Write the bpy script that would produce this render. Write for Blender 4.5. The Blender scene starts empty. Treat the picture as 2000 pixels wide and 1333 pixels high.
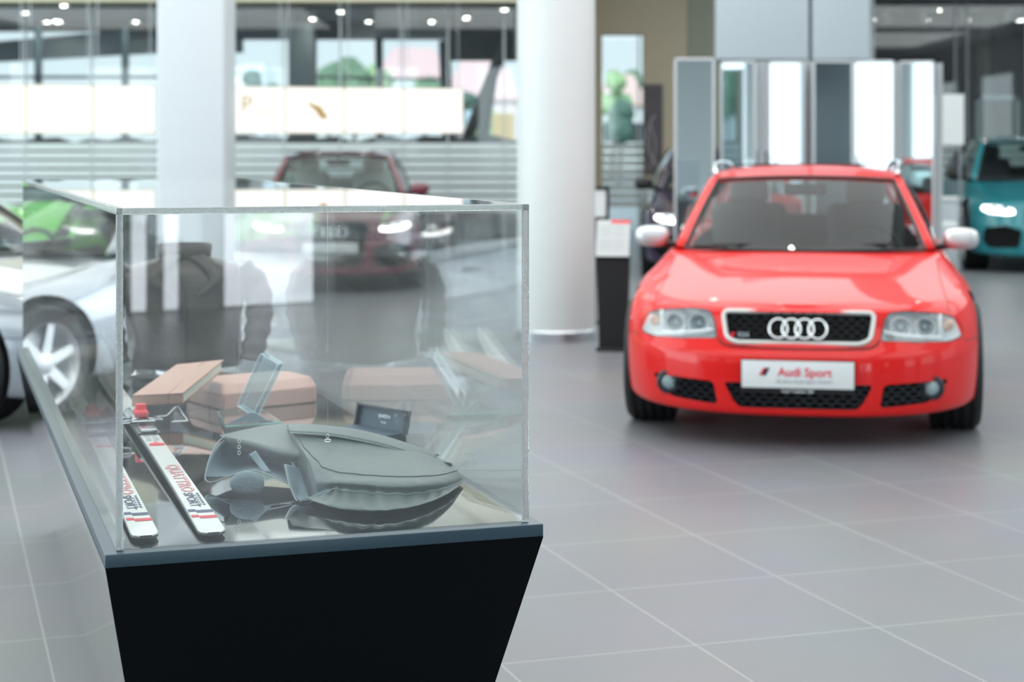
import bpy, bmesh, math, random
from mathutils import Vector, Matrix, noise
from mathutils.bvhtree import BVHTree
from mathutils.geometry import delaunay_2d_cdt
random.seed(7)
PI = math.pi
S = bpy.context.scene
COL = S.collection

# ---------------------------------------------------------------- camera
H = 1.38; F = 3400.0; HY = 297.0            # eye height, focal length and horizon row for the 2000x1333 frame
cd = bpy.data.cameras.new('camera'); cam = bpy.data.objects.new('camera', cd); COL.objects.link(cam)
cam.location = (0, 0, H); cam.rotation_euler = (PI/2, 0, 0)
cd.sensor_width = 36; cd.lens = F/2000*36; cd.shift_y = (HY-666.5)/2000
cd.clip_start = .05; cd.clip_end = 600
cd.dof.use_dof = True; cd.dof.focus_distance = 3.45; cd.dof.aperture_fstop = 3.9
S.camera = cam

# ---------------------------------------------------------------- colour, world, sun, large lights
S.view_settings.view_transform = 'Standard'; S.view_settings.look = 'None'
S.view_settings.gamma = 1; S.view_settings.use_curve_mapping = False
S.view_settings.exposure = 0.3
S.cycles.transparent_max_bounces = 40; S.cycles.max_bounces = 9; S.cycles.glossy_bounces = 5
S.cycles.use_denoising = True; S.cycles.caustics_reflective = False; S.cycles.caustics_refractive = False
S.cycles.sample_clamp_indirect = 6

def lin(c):
    def f(x):
        x /= 255.0
        return x/12.92 if x <= .04045 else ((x+.055)/1.055)**2.4
    return (f(c[0]), f(c[1]), f(c[2]), 1)

wd = bpy.data.worlds.new('sky'); S.world = wd; wd.use_nodes = True
nt = wd.node_tree; bg = nt.nodes['Background']
tc = nt.nodes.new('ShaderNodeTexCoord'); sx = nt.nodes.new('ShaderNodeSeparateXYZ')
rp = nt.nodes.new('ShaderNodeValToRGB')
nt.links.new(tc.outputs['Generated'], sx.inputs[0]); nt.links.new(sx.outputs['Z'], rp.inputs[0])
rp.color_ramp.elements[0].position = .0; rp.color_ramp.elements[0].color = (.74, .86, .90, 1)
rp.color_ramp.elements[1].position = .5; rp.color_ramp.elements[1].color = (.50, .70, .88, 1)
nt.links.new(rp.outputs[0], bg.inputs[0])
# the sky is brighter towards the sun, which stands behind the camera
mr = nt.nodes.new('ShaderNodeMapRange'); mr.inputs['From Min'].default_value = .25; mr.inputs['From Max'].default_value = -.9
mr.inputs['To Min'].default_value = 1.0; mr.inputs['To Max'].default_value = 2.6
nt.links.new(sx.outputs['Y'], mr.inputs['Value']); nt.links.new(mr.outputs[0], bg.inputs[1])

def area(name, loc, rot, sx_, sy_, power, col=(1, 1, 1)):
    l = bpy.data.lights.new(name, 'AREA'); l.shape = 'RECTANGLE'; l.size = sx_; l.size_y = sy_
    l.energy = power; l.color = col
    o = bpy.data.objects.new(name, l); COL.objects.link(o); o.location = loc; o.rotation_euler = rot
    return o
sun = bpy.data.lights.new('sun', 'SUN'); sun.energy = 2.2; sun.angle = .03; sun.color = (1, .95, .88)
so = bpy.data.objects.new('sun', sun); COL.objects.link(so); so.rotation_euler = (math.radians(48), 0, math.radians(-25))
CE = 4.6   # height of the hall ceiling; broad fill lights are added just below it
for (x, y, p) in ((-8.5, 2, 230), (0, 2, 260), (8.5, 2, 230), (-8.5, 10.5, 240), (0, 10.5, 300), (8.5, 10.5, 260), (-8.5, 18, 210), (0, 18, 220), (8.5, 18, 210)):
    area('ceiling_fill_light', (x, y, CE-.005), (0, 0, 0), 7.6, 6.6, p*1.05, (.95, 1, .995))
area('window_daylight', (-13.6, 8, 2.2), (0, math.radians(-90), 0), 4, 16, 620, (.86, .95, 1))

# ---------------------------------------------------------------- helpers
def W(px, py, Z): return Vector(((px-1000)/F*Z, Z, H-(py-HY)/F*Z))

def newmat(name, col, rough=.5, metal=0, coat=0, spec=.5, emit=None, es=0, bump=0, bscale=40, var=0, vscale=8, aniso=0):
    m = bpy.data.materials.new(name); m.use_nodes = True
    n = m.node_tree.nodes; b = n['Principled BSDF']
    c = lin(col) if max(col) > 1.0 else (*col, 1)
    b.inputs['Base Color'].default_value = c; b.inputs['Roughness'].default_value = rough
    b.inputs['Metallic'].default_value = metal; b.inputs['Coat Weight'].default_value = coat
    b.inputs['Coat Roughness'].default_value = .03
    b.inputs['Specular IOR Level'].default_value = spec
    if emit:
        b.inputs['Emission Color'].default_value = lin(emit); b.inputs['Emission Strength'].default_value = es
    t = n.new('ShaderNodeTexCoord')
    nz = n.new('ShaderNodeTexNoise'); nz.inputs['Scale'].default_value = vscale; nz.inputs['Detail'].default_value = 3
    m.node_tree.links.new(t.outputs['Object'], nz.inputs['Vector'])
    v = var if var else .02
    mx = n.new('ShaderNodeMix'); mx.data_type = 'RGBA'; mx.blend_type = 'MIX'
    mx.inputs[6].default_value = (c[0]*(1-v), c[1]*(1-v), c[2]*(1-v), 1)
    mx.inputs[7].default_value = (min(1, c[0]*(1+v)), min(1, c[1]*(1+v)), min(1, c[2]*(1+v)), 1)
    m.node_tree.links.new(nz.outputs['Fac'], mx.inputs[0]); m.node_tree.links.new(mx.outputs[2], b.inputs['Base Color'])
    if bump:
        n2 = n.new('ShaderNodeTexNoise'); n2.inputs['Scale'].default_value = bscale; n2.inputs['Detail'].default_value = 5
        m.node_tree.links.new(t.outputs['Object'], n2.inputs['Vector'])
        bp = n.new('ShaderNodeBump'); bp.inputs['Strength'].default_value = bump; bp.inputs['Distance'].default_value = .01
        m.node_tree.links.new(n2.outputs['Fac'], bp.inputs['Height']); m.node_tree.links.new(bp.outputs[0], b.inputs['Normal'])
    return m

def glassmat(name, tint=(1, 1, 1), f0=.04, rough=0.0, gcol=(1, 1, 1), haze=0):
    """thin sheet: see-through with a mirror reflection that grows at grazing angles"""
    m = bpy.data.materials.new(name); m.use_nodes = True; t = m.node_tree; n = t.nodes; n.clear()
    out = n.new('ShaderNodeOutputMaterial'); g = n.new('ShaderNodeNewGeometry')
    d = n.new('ShaderNodeVectorMath'); d.operation = 'DOT_PRODUCT'
    t.links.new(g.outputs['Normal'], d.inputs[0]); t.links.new(g.outputs['Incoming'], d.inputs[1])
    def mth(op, a, b=None):
        k = n.new('ShaderNodeMath'); k.operation = op
        if hasattr(a, 'links'): t.links.new(a, k.inputs[0])
        else: k.inputs[0].default_value = a
        if b is not None:
            if hasattr(b, 'links'): t.links.new(b, k.inputs[1])
            else: k.inputs[1].default_value = b
        return k.outputs[0]
    ab = mth('ABSOLUTE', d.outputs['Value']); om = mth('SUBTRACT', 1.0, ab); pw = mth('POWER', om, 5.0)
    fr = mth('ADD', mth('MULTIPLY', pw, 1-f0), f0)
    tr = n.new('ShaderNodeBsdfTransparent'); tr.inputs[0].default_value = (*tint, 1)
    gl = n.new('ShaderNodeBsdfGlossy'); gl.inputs[0].default_value = (*gcol, 1); gl.inputs[1].default_value = rough
    src = tr.outputs[0]
    if haze:
        df = n.new('ShaderNodeBsdfDiffuse'); df.inputs[0].default_value = (.8, .9, .93, 1)
        nz = n.new('ShaderNodeTexNoise'); nz.inputs['Scale'].default_value = 3
        tcn = n.new('ShaderNodeTexCoord'); t.links.new(tcn.outputs['Object'], nz.inputs['Vector'])
        hz = mth('MULTIPLY', nz.outputs['Fac'], haze)
        m0 = n.new('ShaderNodeMixShader'); t.links.new(hz, m0.inputs[0]); t.links.new(tr.outputs[0], m0.inputs[1]); t.links.new(df.outputs[0], m0.inputs[2])
        src = m0.outputs[0]
    mx = n.new('ShaderNodeMixShader'); t.links.new(fr, mx.inputs[0]); t.links.new(src, mx.inputs[1]); t.links.new(gl.outputs[0], mx.inputs[2])
    t.links.new(mx.outputs[0], out.inputs[0])
    return m

def emat(name, col, s):
    m = bpy.data.materials.new(name); m.use_nodes = True; t = m.node_tree; n = t.nodes; n.clear()
    out = n.new('ShaderNodeOutputMaterial'); e = n.new('ShaderNodeEmission'); e.inputs[0].default_value = lin(col); e.inputs[1].default_value = s
    t.links.new(e.outputs[0], out.inputs[0]); return m

def obj(name, bm, mat, parent=None, smooth=True, angle=35, mw=None):
    me = bpy.data.meshes.new(name); bm.to_mesh(me); bm.free()
    return fin(name, me, mat, parent, smooth, angle)
def fin(name, me, mat, parent=None, smooth=True, angle=35):
    for m in (mat if isinstance(mat, (list, tuple)) else [mat]): me.materials.append(m)
    if smooth:
        me.polygons.foreach_set('use_smooth', [True]*len(me.polygons)); me.set_sharp_from_angle(angle=math.radians(angle))
    o = bpy.data.objects.new(name, me); COL.objects.link(o)
    if parent: o.parent = parent
    return o
def tag(o, label=None, cat=None, group=None, kind=None):
    if label: o['label'] = label
    if cat: o['category'] = cat
    if group: o['group'] = group
    if kind: o['kind'] = kind
    return o
def empty(name, loc, rz=0, label=None, cat=None, group=None):
    o = bpy.data.objects.new(name, None); COL.objects.link(o); o.location = loc; o.rotation_euler = (0, 0, rz)
    o.empty_display_size = .1
    return tag(o, label, cat, group)
def copytree(o, parent=None):
    c = o.copy(); COL.objects.link(c)
    if parent: c.parent = parent
    for ch in list(o.children): copytree(ch, c)
    return c
def box(bm, x0, x1, y0, y1, z0, z1, M=None, bev=0):
    co = [(x0, y0, z0), (x1, y0, z0), (x1, y1, z0), (x0, y1, z0), (x0, y0, z1), (x1, y0, z1), (x1, y1, z1), (x0, y1, z1)]
    v = [bm.verts.new(M @ Vector(c) if M else c) for c in co]
    f = [bm.faces.new([v[i] for i in q]) for q in ((3, 2, 1, 0), (4, 5, 6, 7), (0, 1, 5, 4), (1, 2, 6, 5), (2, 3, 7, 6), (3, 0, 4, 7))]
    if bev:
        es = list({e for ff in f for e in ff.edges})
        bmesh.ops.bevel(bm, geom=es, offset=bev, segments=3, affect='EDGES', profile=.5)
def bx(name, x0, x1, y0, y1, z0, z1, mat, parent=None, bev=0, M=None):
    bm = bmesh.new(); box(bm, x0, x1, y0, y1, z0, z1, M, bev); return obj(name, bm, mat, parent)
def tube(bm, pts, r, seg=8, closed=False):
    pts = [Vector(p) for p in pts]; n = len(pts); rings = []
    up = Vector((0, 0, 1)); prev = None
    for i, p in enumerate(pts):
        a = pts[(i-1) % n] if (closed or i > 0) else p; b = pts[(i+1) % n] if (closed or i < n-1) else p
        t = (b-a).normalized()
        if prev is None: x = t.cross(up if abs(t.z) < .9 else Vector((1, 0, 0))).normalized()
        else: x = (prev-t*prev.dot(t)).normalized()
        prev = x; y = t.cross(x)
        rr = r[i] if isinstance(r, (list, tuple)) else r
        rings.append([bm.verts.new(p+x*math.cos(2*PI*k/seg)*rr+y*math.sin(2*PI*k/seg)*rr) for k in range(seg)])
    m = n if closed else n-1
    for i in range(m):
        A = rings[i]; B = rings[(i+1) % n]
        for k in range(seg): bm.faces.new((A[k], A[(k+1) % seg], B[(k+1) % seg], B[k]))
    if not closed:
        bm.faces.new(rings[0][::-1]); bm.faces.new(rings[-1])
def lathe(bm, prof, seg=32, M=None, close=False):
    """prof: (radius, height) pairs about local Z"""
    rings = []
    for (r, z) in prof:
        if r < 1e-6: rings.append([bm.verts.new((M or Matrix()) @ Vector((0, 0, z)))])
        else: rings.append([bm.verts.new((M or Matrix()) @ Vector((r*math.cos(2*PI*k/seg), r*math.sin(2*PI*k/seg), z))) for k in range(seg)])
    n = len(rings)
    for i in range(n if close else n-1):
        A, B = rings[i], rings[(i+1) % n]
        for k in range(seg):
            a, b = A[k % len(A)], A[(k+1) % len(A)]; c, d = B[(k+1) % len(B)], B[k % len(B)]
            q = []
            for v in (a, b, c, d):
                if v not in q: q.append(v)
            if len(q) > 2:
                try: bm.faces.new(q)
                except ValueError: pass
def prism(bm, poly, y0, y1, M=None):
    """poly in (x,z), extruded along y"""
    a = [bm.verts.new((M or Matrix()) @ Vector((p[0], y0, p[1]))) for p in poly]
    b = [bm.verts.new((M or Matrix()) @ Vector((p[0], y1, p[1]))) for p in poly]
    n = len(poly); bm.faces.new(a); bm.faces.new(b[::-1])
    for i in range(n): bm.faces.new((a[i], b[i], b[(i+1) % n], a[(i+1) % n]))
    bmesh.ops.recalc_face_normals(bm, faces=bm.faces)
def grid(bm, P, cyc_u=False, cyc_v=False):
    """P: rows of Vector points -> quad grid"""
    V = [[bm.verts.new(p) for p in row] for row in P]
    nr, nc = len(V), len(V[0])
    for i in range(nr if cyc_u else nr-1):
        for j in range(nc if cyc_v else nc-1):
            a, b, c, d = V[i][j], V[i][(j+1) % nc], V[(i+1) % nr][(j+1) % nc], V[(i+1) % nr][j]
            try: bm.faces.new((a, b, c, d))
            except ValueError: pass
    return V
def cat(p0, p1, p2, p3, t):
    return .5*((2*p1)+(p2-p0)*t+(2*p0-5*p1+4*p2-p3)*t*t+(3*p1-p0-3*p2+p3)*t**3)
def spl(pts, m, cyc=False):
    n = len(pts); out = []
    for i in range(n if cyc else n-1):
        g = (lambda k: pts[k % n]) if cyc else (lambda k: pts[max(0, min(n-1, k))])
        for s in range(m): out.append(cat(g(i-1), g(i), g(i+1), g(i+2), s/m))
    if not cyc: out.append(pts[-1].copy() if isinstance(pts[-1], Vector) else pts[-1])
    return out
def splgrid(rows, mu, mv, cyc=False):
    R = [spl(r, mv) for r in rows]; n = len(R[0])
    cols = [spl([R[i][j] for i in range(len(R))], mu, cyc) for j in range(n)]
    return [[cols[j][i] for j in range(n)] for i in range(len(cols[0]))]
def itp(kn, x):
    if x <= kn[0][0]: return kn[0][1]
    if x >= kn[-1][0]: return kn[-1][1]
    for i in range(len(kn)-1):
        if kn[i][0] <= x <= kn[i+1][0]:
            x0, y0 = kn[i]; x1, y1 = kn[i+1]; h = x1-x0; t = (x-x0)/h
            def sl(k):
                if k <= 0 or k >= len(kn)-1:
                    k2 = min(max(k, 0), len(kn)-1); a = max(0, k2-1); b = min(len(kn)-1, k2+1)
                    return (kn[b][1]-kn[a][1])/(kn[b][0]-kn[a][0])
                s0 = (kn[k][1]-kn[k-1][1])/(kn[k][0]-kn[k-1][0]); s1 = (kn[k+1][1]-kn[k][1])/(kn[k+1][0]-kn[k][0])
                return 0 if s0*s1 <= 0 else 2*s0*s1/(s0+s1)
            m0, m1 = sl(i)*h, sl(i+1)*h
            return (2*t**3-3*t*t+1)*y0+(t**3-2*t*t+t)*m0+(-2*t**3+3*t*t)*y1+(t**3-t*t)*m1
def roundpoly(poly, r=.02, n=4):
    out = []; N = len(poly)
    for i in range(N):
        p = Vector(poly[i]); a = Vector(poly[i-1]); b = Vector(poly[(i+1) % N])
        da, db = (a-p), (b-p); k = min(r, da.length*.45, db.length*.45)
        A = p+da.normalized()*k; B = p+db.normalized()*k
        for s in range(n+1):
            t = s/n; q = A*(1-t)**2+p*2*t*(1-t)+B*t*t; out.append((q.x, q.y))
    return out
def inpoly(x, y, poly):
    c = False; n = len(poly); j = n-1
    for i in range(n):
        xi, yi = poly[i]; xj, yj = poly[j]
        if (yi > y) != (yj > y) and x < (xj-xi)*(y-yi)/(yj-yi+1e-12)+xi: c = not c
        j = i
    return c
def apply_mods(o):
    dg = bpy.context.evaluated_depsgraph_get(); dg.update()
    me = bpy.data.meshes.new_from_object(o.evaluated_get(dg)); o.modifiers.clear(); old = o.data; o.data = me
    me.name = o.name
def cutter(name, bm, mat):
    bmesh.ops.recalc_face_normals(bm, faces=bm.faces)
    me = bpy.data.meshes.new(name); bm.to_mesh(me); bm.free(); me.materials.append(mat)
    o = bpy.data.objects.new(name, me); COL.objects.link(o); return o
def text(body, size, ext, mat, parent, M, name='lettering', sx=1.0, align='CENTER', shear=0, bold=0, space=1.0):
    cu = bpy.data.curves.new(name, 'FONT'); cu.body = body; cu.size = size; cu.extrude = ext; cu.align_x = align; cu.align_y = 'CENTER'
    cu.shear = shear; cu.offset = bold; cu.resolution_u = 3; cu.space_character = space
    o = bpy.data.objects.new(name, cu); COL.objects.link(o)
    dg = bpy.context.evaluated_depsgraph_get(); dg.update()
    me = bpy.data.meshes.new_from_object(o.evaluated_get(dg)); bpy.data.objects.remove(o)
    me.transform(M @ Matrix.Diagonal((sx, 1, 1, 1))); me.materials.clear(); me.materials.append(mat)
    r = bpy.data.objects.new(name, me); COL.objects.link(r)
    if parent: r.parent = parent
    return r
def slab(bm, pts, n_off, th):
    """closed plate from a planar polygon (Vectors) thickened along n_off"""
    a = [bm.verts.new(p) for p in pts]; b = [bm.verts.new(p+n_off*th) for p in pts]; n = len(pts)
    bm.faces.new(a); bm.faces.new(b[::-1])
    for i in range(n): bm.faces.new((a[i], b[i], b[(i+1) % n], a[(i+1) % n]))
    bmesh.ops.recalc_face_normals(bm, faces=bm.faces)

# ---------------------------------------------------------------- materials
M_white = newmat('white_paint', (226, 230, 230), .45)
M_grey = newmat('light_grey_panel', (186, 194, 198), .4)
M_beige = newmat('beige_plaster', (196, 184, 160), .7, var=.04)
M_olive = newmat('olive_panel', (150, 152, 134), .35)
M_dark = newmat('dark_soffit', (44, 50, 54), .6)
M_black = newmat('black_plastic', (14, 15, 17), .4)
M_blackm = newmat('black_matte', (4, 7, 10), .55)
M_plinth = newmat('plinth_black', (2, 7, 11), .6, spec=.12)
M_plside = newmat('plinth_satin_black', (30, 36, 42), .1, spec=1.0, coat=1)
M_plrim = newmat('plinth_rim', (44, 66, 78), .32)
M_rub = newmat('tyre_rubber', (20, 22, 24), .6, bump=.1, bscale=80)
M_chr = newmat('chrome', (225, 228, 230), .08, metal=1)
M_sil = newmat('satin_silver', (205, 208, 210), .42, metal=.8)
M_alu = newmat('brushed_aluminium', (190, 194, 198), .3, metal=1)
M_int = newmat('dark_interior', (36, 38, 42), .7)
M_seat = newmat('grey_seat_leather', (50, 53, 56), .55)
M_seatl = newmat('pale_seat_leather', (176, 182, 176), .5)
M_mirror = newmat('mirror', (204, 216, 220), .025, metal=1)
M_pane = glassmat('acrylic', (.985, .995, .995), .055, haze=.045)
M_fac = glassmat('facade_glass', (.93, .965, .965), .05)
M_wind = glassmat('car_glass', (.66, .74, .73), .035)
M_lens = glassmat('lamp_lens', (.96, .98, .98), .06)
M_drl = emat('daylight_running_lamp', (255, 255, 250), 9)
M_down = emat('downlight_lamp', (255, 250, 240), 110)
M_frost = newmat('frosted_film', (214, 224, 226), .7)

# ---------------------------------------------------------------- setting
TH = math.radians(18.4); CT, ST = math.cos(TH), math.sin(TH)
def floor_mat():
    m = newmat('grey_floor_tiles', (160, 164, 168), .36, bump=.03, bscale=300)
    t = m.node_tree; n = t.nodes; b = n['Principled BSDF']; b.inputs['Specular IOR Level'].default_value = .55
    tc = n.new('ShaderNodeTexCoord'); mp = n.new('ShaderNodeMapping'); mp.inputs['Rotation'].default_value = (0, 0, -TH)
    mp.inputs['Location'].default_value = (-.30, -5.10, 0)
    br = n.new('ShaderNodeTexBrick'); br.offset = 0; br.squash = 1
    br.inputs['Scale'].default_value = 1; br.inputs['Brick Width'].default_value = .575; br.inputs['Row Height'].default_value = .642
    br.inputs['Mortar Size'].default_value = .0035; br.inputs['Mortar Smooth'].default_value = .3; br.inputs['Bias'].default_value = 0
    br.inputs['Color1'].default_value = lin((116, 120, 126)); br.inputs['Color2'].default_value = lin((120, 123, 128)); br.inputs['Mortar'].default_value = lin((158, 162, 162))
    t.links.new(tc.outputs['Object'], mp.inputs[0]); t.links.new(mp.outputs[0], br.inputs['Vector'])
    nz = n.new('ShaderNodeTexNoise'); nz.inputs['Scale'].default_value = 1.3; nz.inputs['Detail'].default_value = 6; t.links.new(tc.outputs['Object'], nz.inputs['Vector'])
    mx = n.new('ShaderNodeMix'); mx.data_type = 'RGBA'; mx.blend_type = 'SOFT_LIGHT'; mx.inputs[0].default_value = .25
    t.links.new(br.outputs['Color'], mx.inputs[6]); t.links.new(nz.outputs['Color'], mx.inputs[7])
    hs = n.new('ShaderNodeHueSaturation'); hs.inputs['Saturation'].default_value = .8; t.links.new(mx.outputs[2], hs.inputs['Color'])
    t.links.new(hs.outputs[0], b.inputs['Base Color'])
    return m
FZ = 22.0    # distance of the glazed front at the left
FM, FR = 24.0, 26.0   # beige wall, right glazed front
qm, qr = FM/FZ, FR/FZ
M_floor = floor_mat()
def struct(o): return tag(o, kind='structure')
struct(bx('floor', -14.2, 14.2, -13.3, 31, -.2, 0, M_floor))
struct(bx('ceiling', -14.2, 14.2, -13.3, FR+.2, CE, CE+.2, M_white))
# soffit dropping to the glazed front, dark canopy beyond it
bm = bmesh.new(); box(bm, -14, .98, FZ-.5, FZ+.1, 3.24, CE); struct(obj('trim_1', bm, newmat('cream_soffit', (208, 200, 176), .6)))
bm = bmesh.new(); box(bm, 4.8, 14, FR-.5, FR+.1, 3.64, CE); struct(obj('trim_2', bm, M_grey))
CZ = 27.0
bm = bmesh.new(); box(bm, -18, .88, FZ+.15, FM+.2, 3.36, 3.6); box(bm, -18, 2.95, FM+.2, CZ, 3.36, 3.6); struct(obj('trim_3', bm, M_dark))
bm = bmesh.new(); box(bm, 2.7, 16, FR+.15, 31, 3.66, 3.9); struct(obj('trim_4', bm, newmat('dim_soffit', (92, 100, 104), .6)))
# sloping fascia beam of the canopy at the left, level band further right
bm = bmesh.new()
prism(bm, [(-18, 2.62), (-18, 2.3), (-7.94, 2.79), (-5.4, 2.93), (-4.2, 2.93), (-4.2, 3.40), (-5.4, 3.33), (-7.94, 3.1)], CZ, CZ+.25)
struct(obj('trim_5', bm, newmat('grey_fascia', (122, 132, 140), .6)))
bm = bmesh.new(); box(bm, -4.4, -1.0, CZ-.1, CZ+.2, 3.13, 3.42); struct(obj('trim_6', bm, newmat('grey_fascia_dark', (88, 98, 106), .6)))
bm = bmesh.new(); box(bm, -18, -4.5, CZ-.3, CZ+.1, 3.25, 3.42); struct(obj('trim_12', bm, newmat('brown_beam', (64, 62, 56), .6)))
# walls: right, back of the hall (behind the camera) with tall window bays, left with glazing
def bay_wall(name, axis, pos, a0, a1, bays, z0, z1, mat):
    """wall with openings; bays = list of (start, end)"""
    bm = bmesh.new(); th = .25
    def B(s, e, lo, hi):
        if axis == 'x': box(bm, s, e, pos, pos+th, lo, hi)
        else: box(bm, pos, pos+th, s, e, lo, hi)
    cur = a0
    for (s, e) in bays:
        B(cur, s, 0, CE); B(s, e, 0, z0); B(s, e, z1, CE); cur = e
    B(cur, a1, 0, CE)
    return struct(obj(name, bm, mat))
bay_wall('wall_back', 'x', -7.9, -14.2, 6.25, [(-12.6, -10.6), (-8.6, -6.7), (-4.6, -2.8), (-1.0, 1.1), (2.2, 3.3)], .03, 3.9, M_white)
bay_wall('wall_rear', 'x', -13.2, 6.0, 14, [(6.6, 7.4), (11.5, 12.6)], 1.3, 3.0, M_white)
M_lw = emat('rear_glow', (236, 246, 255), 4.6)  # glow panels added behind the camera, for bright bars mirrored in the case
for (a, b, lb) in ((4.20, 4.36, 'narrow glowing panel added at the rear for its reflection, far left of three, mirrored in the case front'), (4.50, 4.66, 'narrow glowing panel added at the rear for its reflection, middle of three, mirrored in the case front'),
                   (5.08, 6.0, 'broad glowing panel added at the rear for its reflection, mirrored in the case front')):
    r = empty('added_glow_panel', ((a+b)/2, -7.62, 0), 0, lb, 'light box', 'glowing panels added at the rear for reflections')
    w = (b-a)/2; bm = bmesh.new(); box(bm, -w+.012, w-.012, -.02, .02, .02, 2.5); obj('lit_face', bm, M_lw, r)
    bm = bmesh.new()
    for q in ((-w, -w+.012, 0, 2.52), (w-.012, w, 0, 2.52), (-w, w, 0, .02), (-w, w, 2.5, 2.52)): box(bm, q[0], q[1], -.03, .024, q[2], q[3])
    obj('frame', bm, M_white, r)
struct(bx('trim_13', 6.0, 6.25, -12.95, -7.9, 0, CE, M_grey))
bay_wall('wall_right', 'y', 13.8, -13.2, 31, [(-6, -2), (0, 4), (6, 10)], .35, 3.6, M_grey)
bay_wall('wall_left', 'y', -14.2, -7.9, 31, [(-7, -4.4), (-4, -.4), (0, 3.6), (4, 7.6), (8, 11.6), (12, 15.6), (16, 21)], .25, 3.9, M_white)
def facade(name, x0, x1, y, zt, muls):
    r = tag(empty(name, ((x0+x1)/2, y, 0)), kind='structure')
    cx = (x0+x1)/2
    bm = bmesh.new(); box(bm, x0-cx, x1-cx, -.008, .008, 0, zt); g = obj('glass_pane', bm, M_fac, r, smooth=False); g['label'] = 'clear glass of the hall front'
    bm = bmesh.new()
    for mx in muls: box(bm, mx-cx-.011, mx-cx+.011, -.02, .02, 0, zt)
    obj('mullion', bm, newmat('mullion_grey', (186, 196, 198), .4), r)
    # frosted horizontal privacy stripes on the glass
    bm = bmesh.new(); z = .62
    while z < 1.5:
        box(bm, x0-cx, x1-cx, -.012, -.010, z, z+.088); z += .112
    obj('frosted_stripe', bm, M_frost, r, smooth=False)
    return r
facade('window_1', -14, .98, FZ, 3.3, [-13, -11.4, -9.8, -8.2, -6.15, -5.31, -2.88, -2.17, -1.38, -.81, -.10])
facade('window_2', 5.1, 13.8, FR, 3.66, [5.4, 5.6*qr, 5.75*qr, 6.5*qr, 7.2*qr, 8.4*qr, 10.2*qr])
# transom line across the left front
bm = bmesh.new(); box(bm, -14, -4.5, CZ-.4, CZ-.36, 2.5, 2.55)
for q in (-7.25, -5.92): box(bm, q-.05, q+.05, CZ-.4, CZ-.3, 0, 3.3)
struct(obj('trim_7', bm, newmat('transom', (110, 128, 136), .4)))
hm = newmat('hedge_leaves', (30, 38, 34), .9, var=.6, vscale=3, bump=.8, bscale=12)
bm = bmesh.new(); G = [[Vector((-13+.25*i, 24.6+dy+.06*noise.noise(Vector((i*.9, dy*5, z*4))), max(-.02, z+.10*noise.noise(Vector((i*.8, z, dy*3)))))) for i in range(57)] for dy, z in ((0, -.02), (0, .5), (0, 1.0), (.05, 1.5), (.3, 1.58), (.55, 1.5), (.6, 1.0), (.6, -.02))]
grid(bm, G); tag(obj('hedge', bm, hm), 'long dark hedge outside behind the striped glass front', 'hedge')
# beige wall with an opening right of the round column
bm = bmesh.new()
for (a, b, c, d) in ((.90, 1.135*qm, 0, CE), (1.66*qm, 2.2*qm, 0, CE), (1.135*qm, 1.66*qm, 2.99, CE)): box(bm, a, b, FM-.1, FM+.15, c, d)
box(bm, .90, .98, FZ+.1, FM-.1, 0, CE)
struct(obj('wall_beige', bm, M_beige)); bpy.data.objects['wall_beige'].name = 'wall_middle'
facade('window_3', 1.14*qm, 1.655*qm, FM+.02, 2.99, [1.6*qm])
struct(bx('trim_8', 2.2*qm, 2.68*qm, FM-.05, FM+.15, 0, CE, M_olive))
struct(bx('trim_9', 2.68*qm, 5.0, FM+.3, FM+.5, 0, CE, M_white))
# dark neighbouring hall behind the right front
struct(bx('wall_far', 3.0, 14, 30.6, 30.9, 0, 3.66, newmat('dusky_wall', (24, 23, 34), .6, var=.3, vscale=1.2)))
struct(bx('trim_10', 3.0, 3.2, FM+.5, 30.6, 0, 3.66, M_dark))
struct(bx('trim_14', 5.0, 5.1, FM+.5, FR-.05, 0, CE, M_white))

# ---------------------------------------------------------------- columns
def round_column():
    Z = 12.9; c = W(1086, 655, Z); c.z = 0
    r = empty('round_column', c, 0, 'white round column with a metal ring at its foot beside the black info stand', 'column')
    bm = bmesh.new(); lathe(bm, [(.289, .07), (.289, CE)], 96); obj('shaft', bm, newmat('column_white', (208, 214, 214), .42), r)
    bm = bmesh.new(); lathe(bm, [(.30, 0), (.30, .065), (.285, .085), (.28, .085)], 96); obj('base_ring', bm, M_alu, r)
round_column()
def square_column():
    Z = 14.2; x0 = (306-1000)/F*Z; x1 = (438-1000)/F*Z
    r = empty('square_column', ((x0+x1)/2, Z+.3, 0), 0, 'light grey square column behind the glass display case', 'column')
    w = (x1-x0)/2; bm = bmesh.new(); box(bm, -w, w, -.3, .3, .08, CE, None, .02); obj('shaft', bm, newmat('column_grey', (206, 212, 216), .4), r)
    bm = bmesh.new(); box(bm, -w-.01, w+.01, -.31, .31, 0, .08); obj('base_ring', bm, M_alu, r)
square_column()
def hung_panel(px0, px1, lab):
    Z = 18.6; x0 = (px0-1000)/F*Z; x1 = (px1-1000)/F*Z; zb = H-(116-HY)/F*Z
    bm = bmesh.new(); box(bm, x0, x1, Z, Z+.3, zb, CE, None, .012)
    tag(obj('bulkhead_panel', bm, newmat('cool_grey_panel', (190, 200, 208), .4)), lab, 'panel')
hung_panel(1402, 1580, 'wide pale grey bulkhead panel hanging from the ceiling above the middle mirrors')
hung_panel(1587, 1699, 'narrower pale grey bulkhead panel hanging next to the dark glass front')

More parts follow.
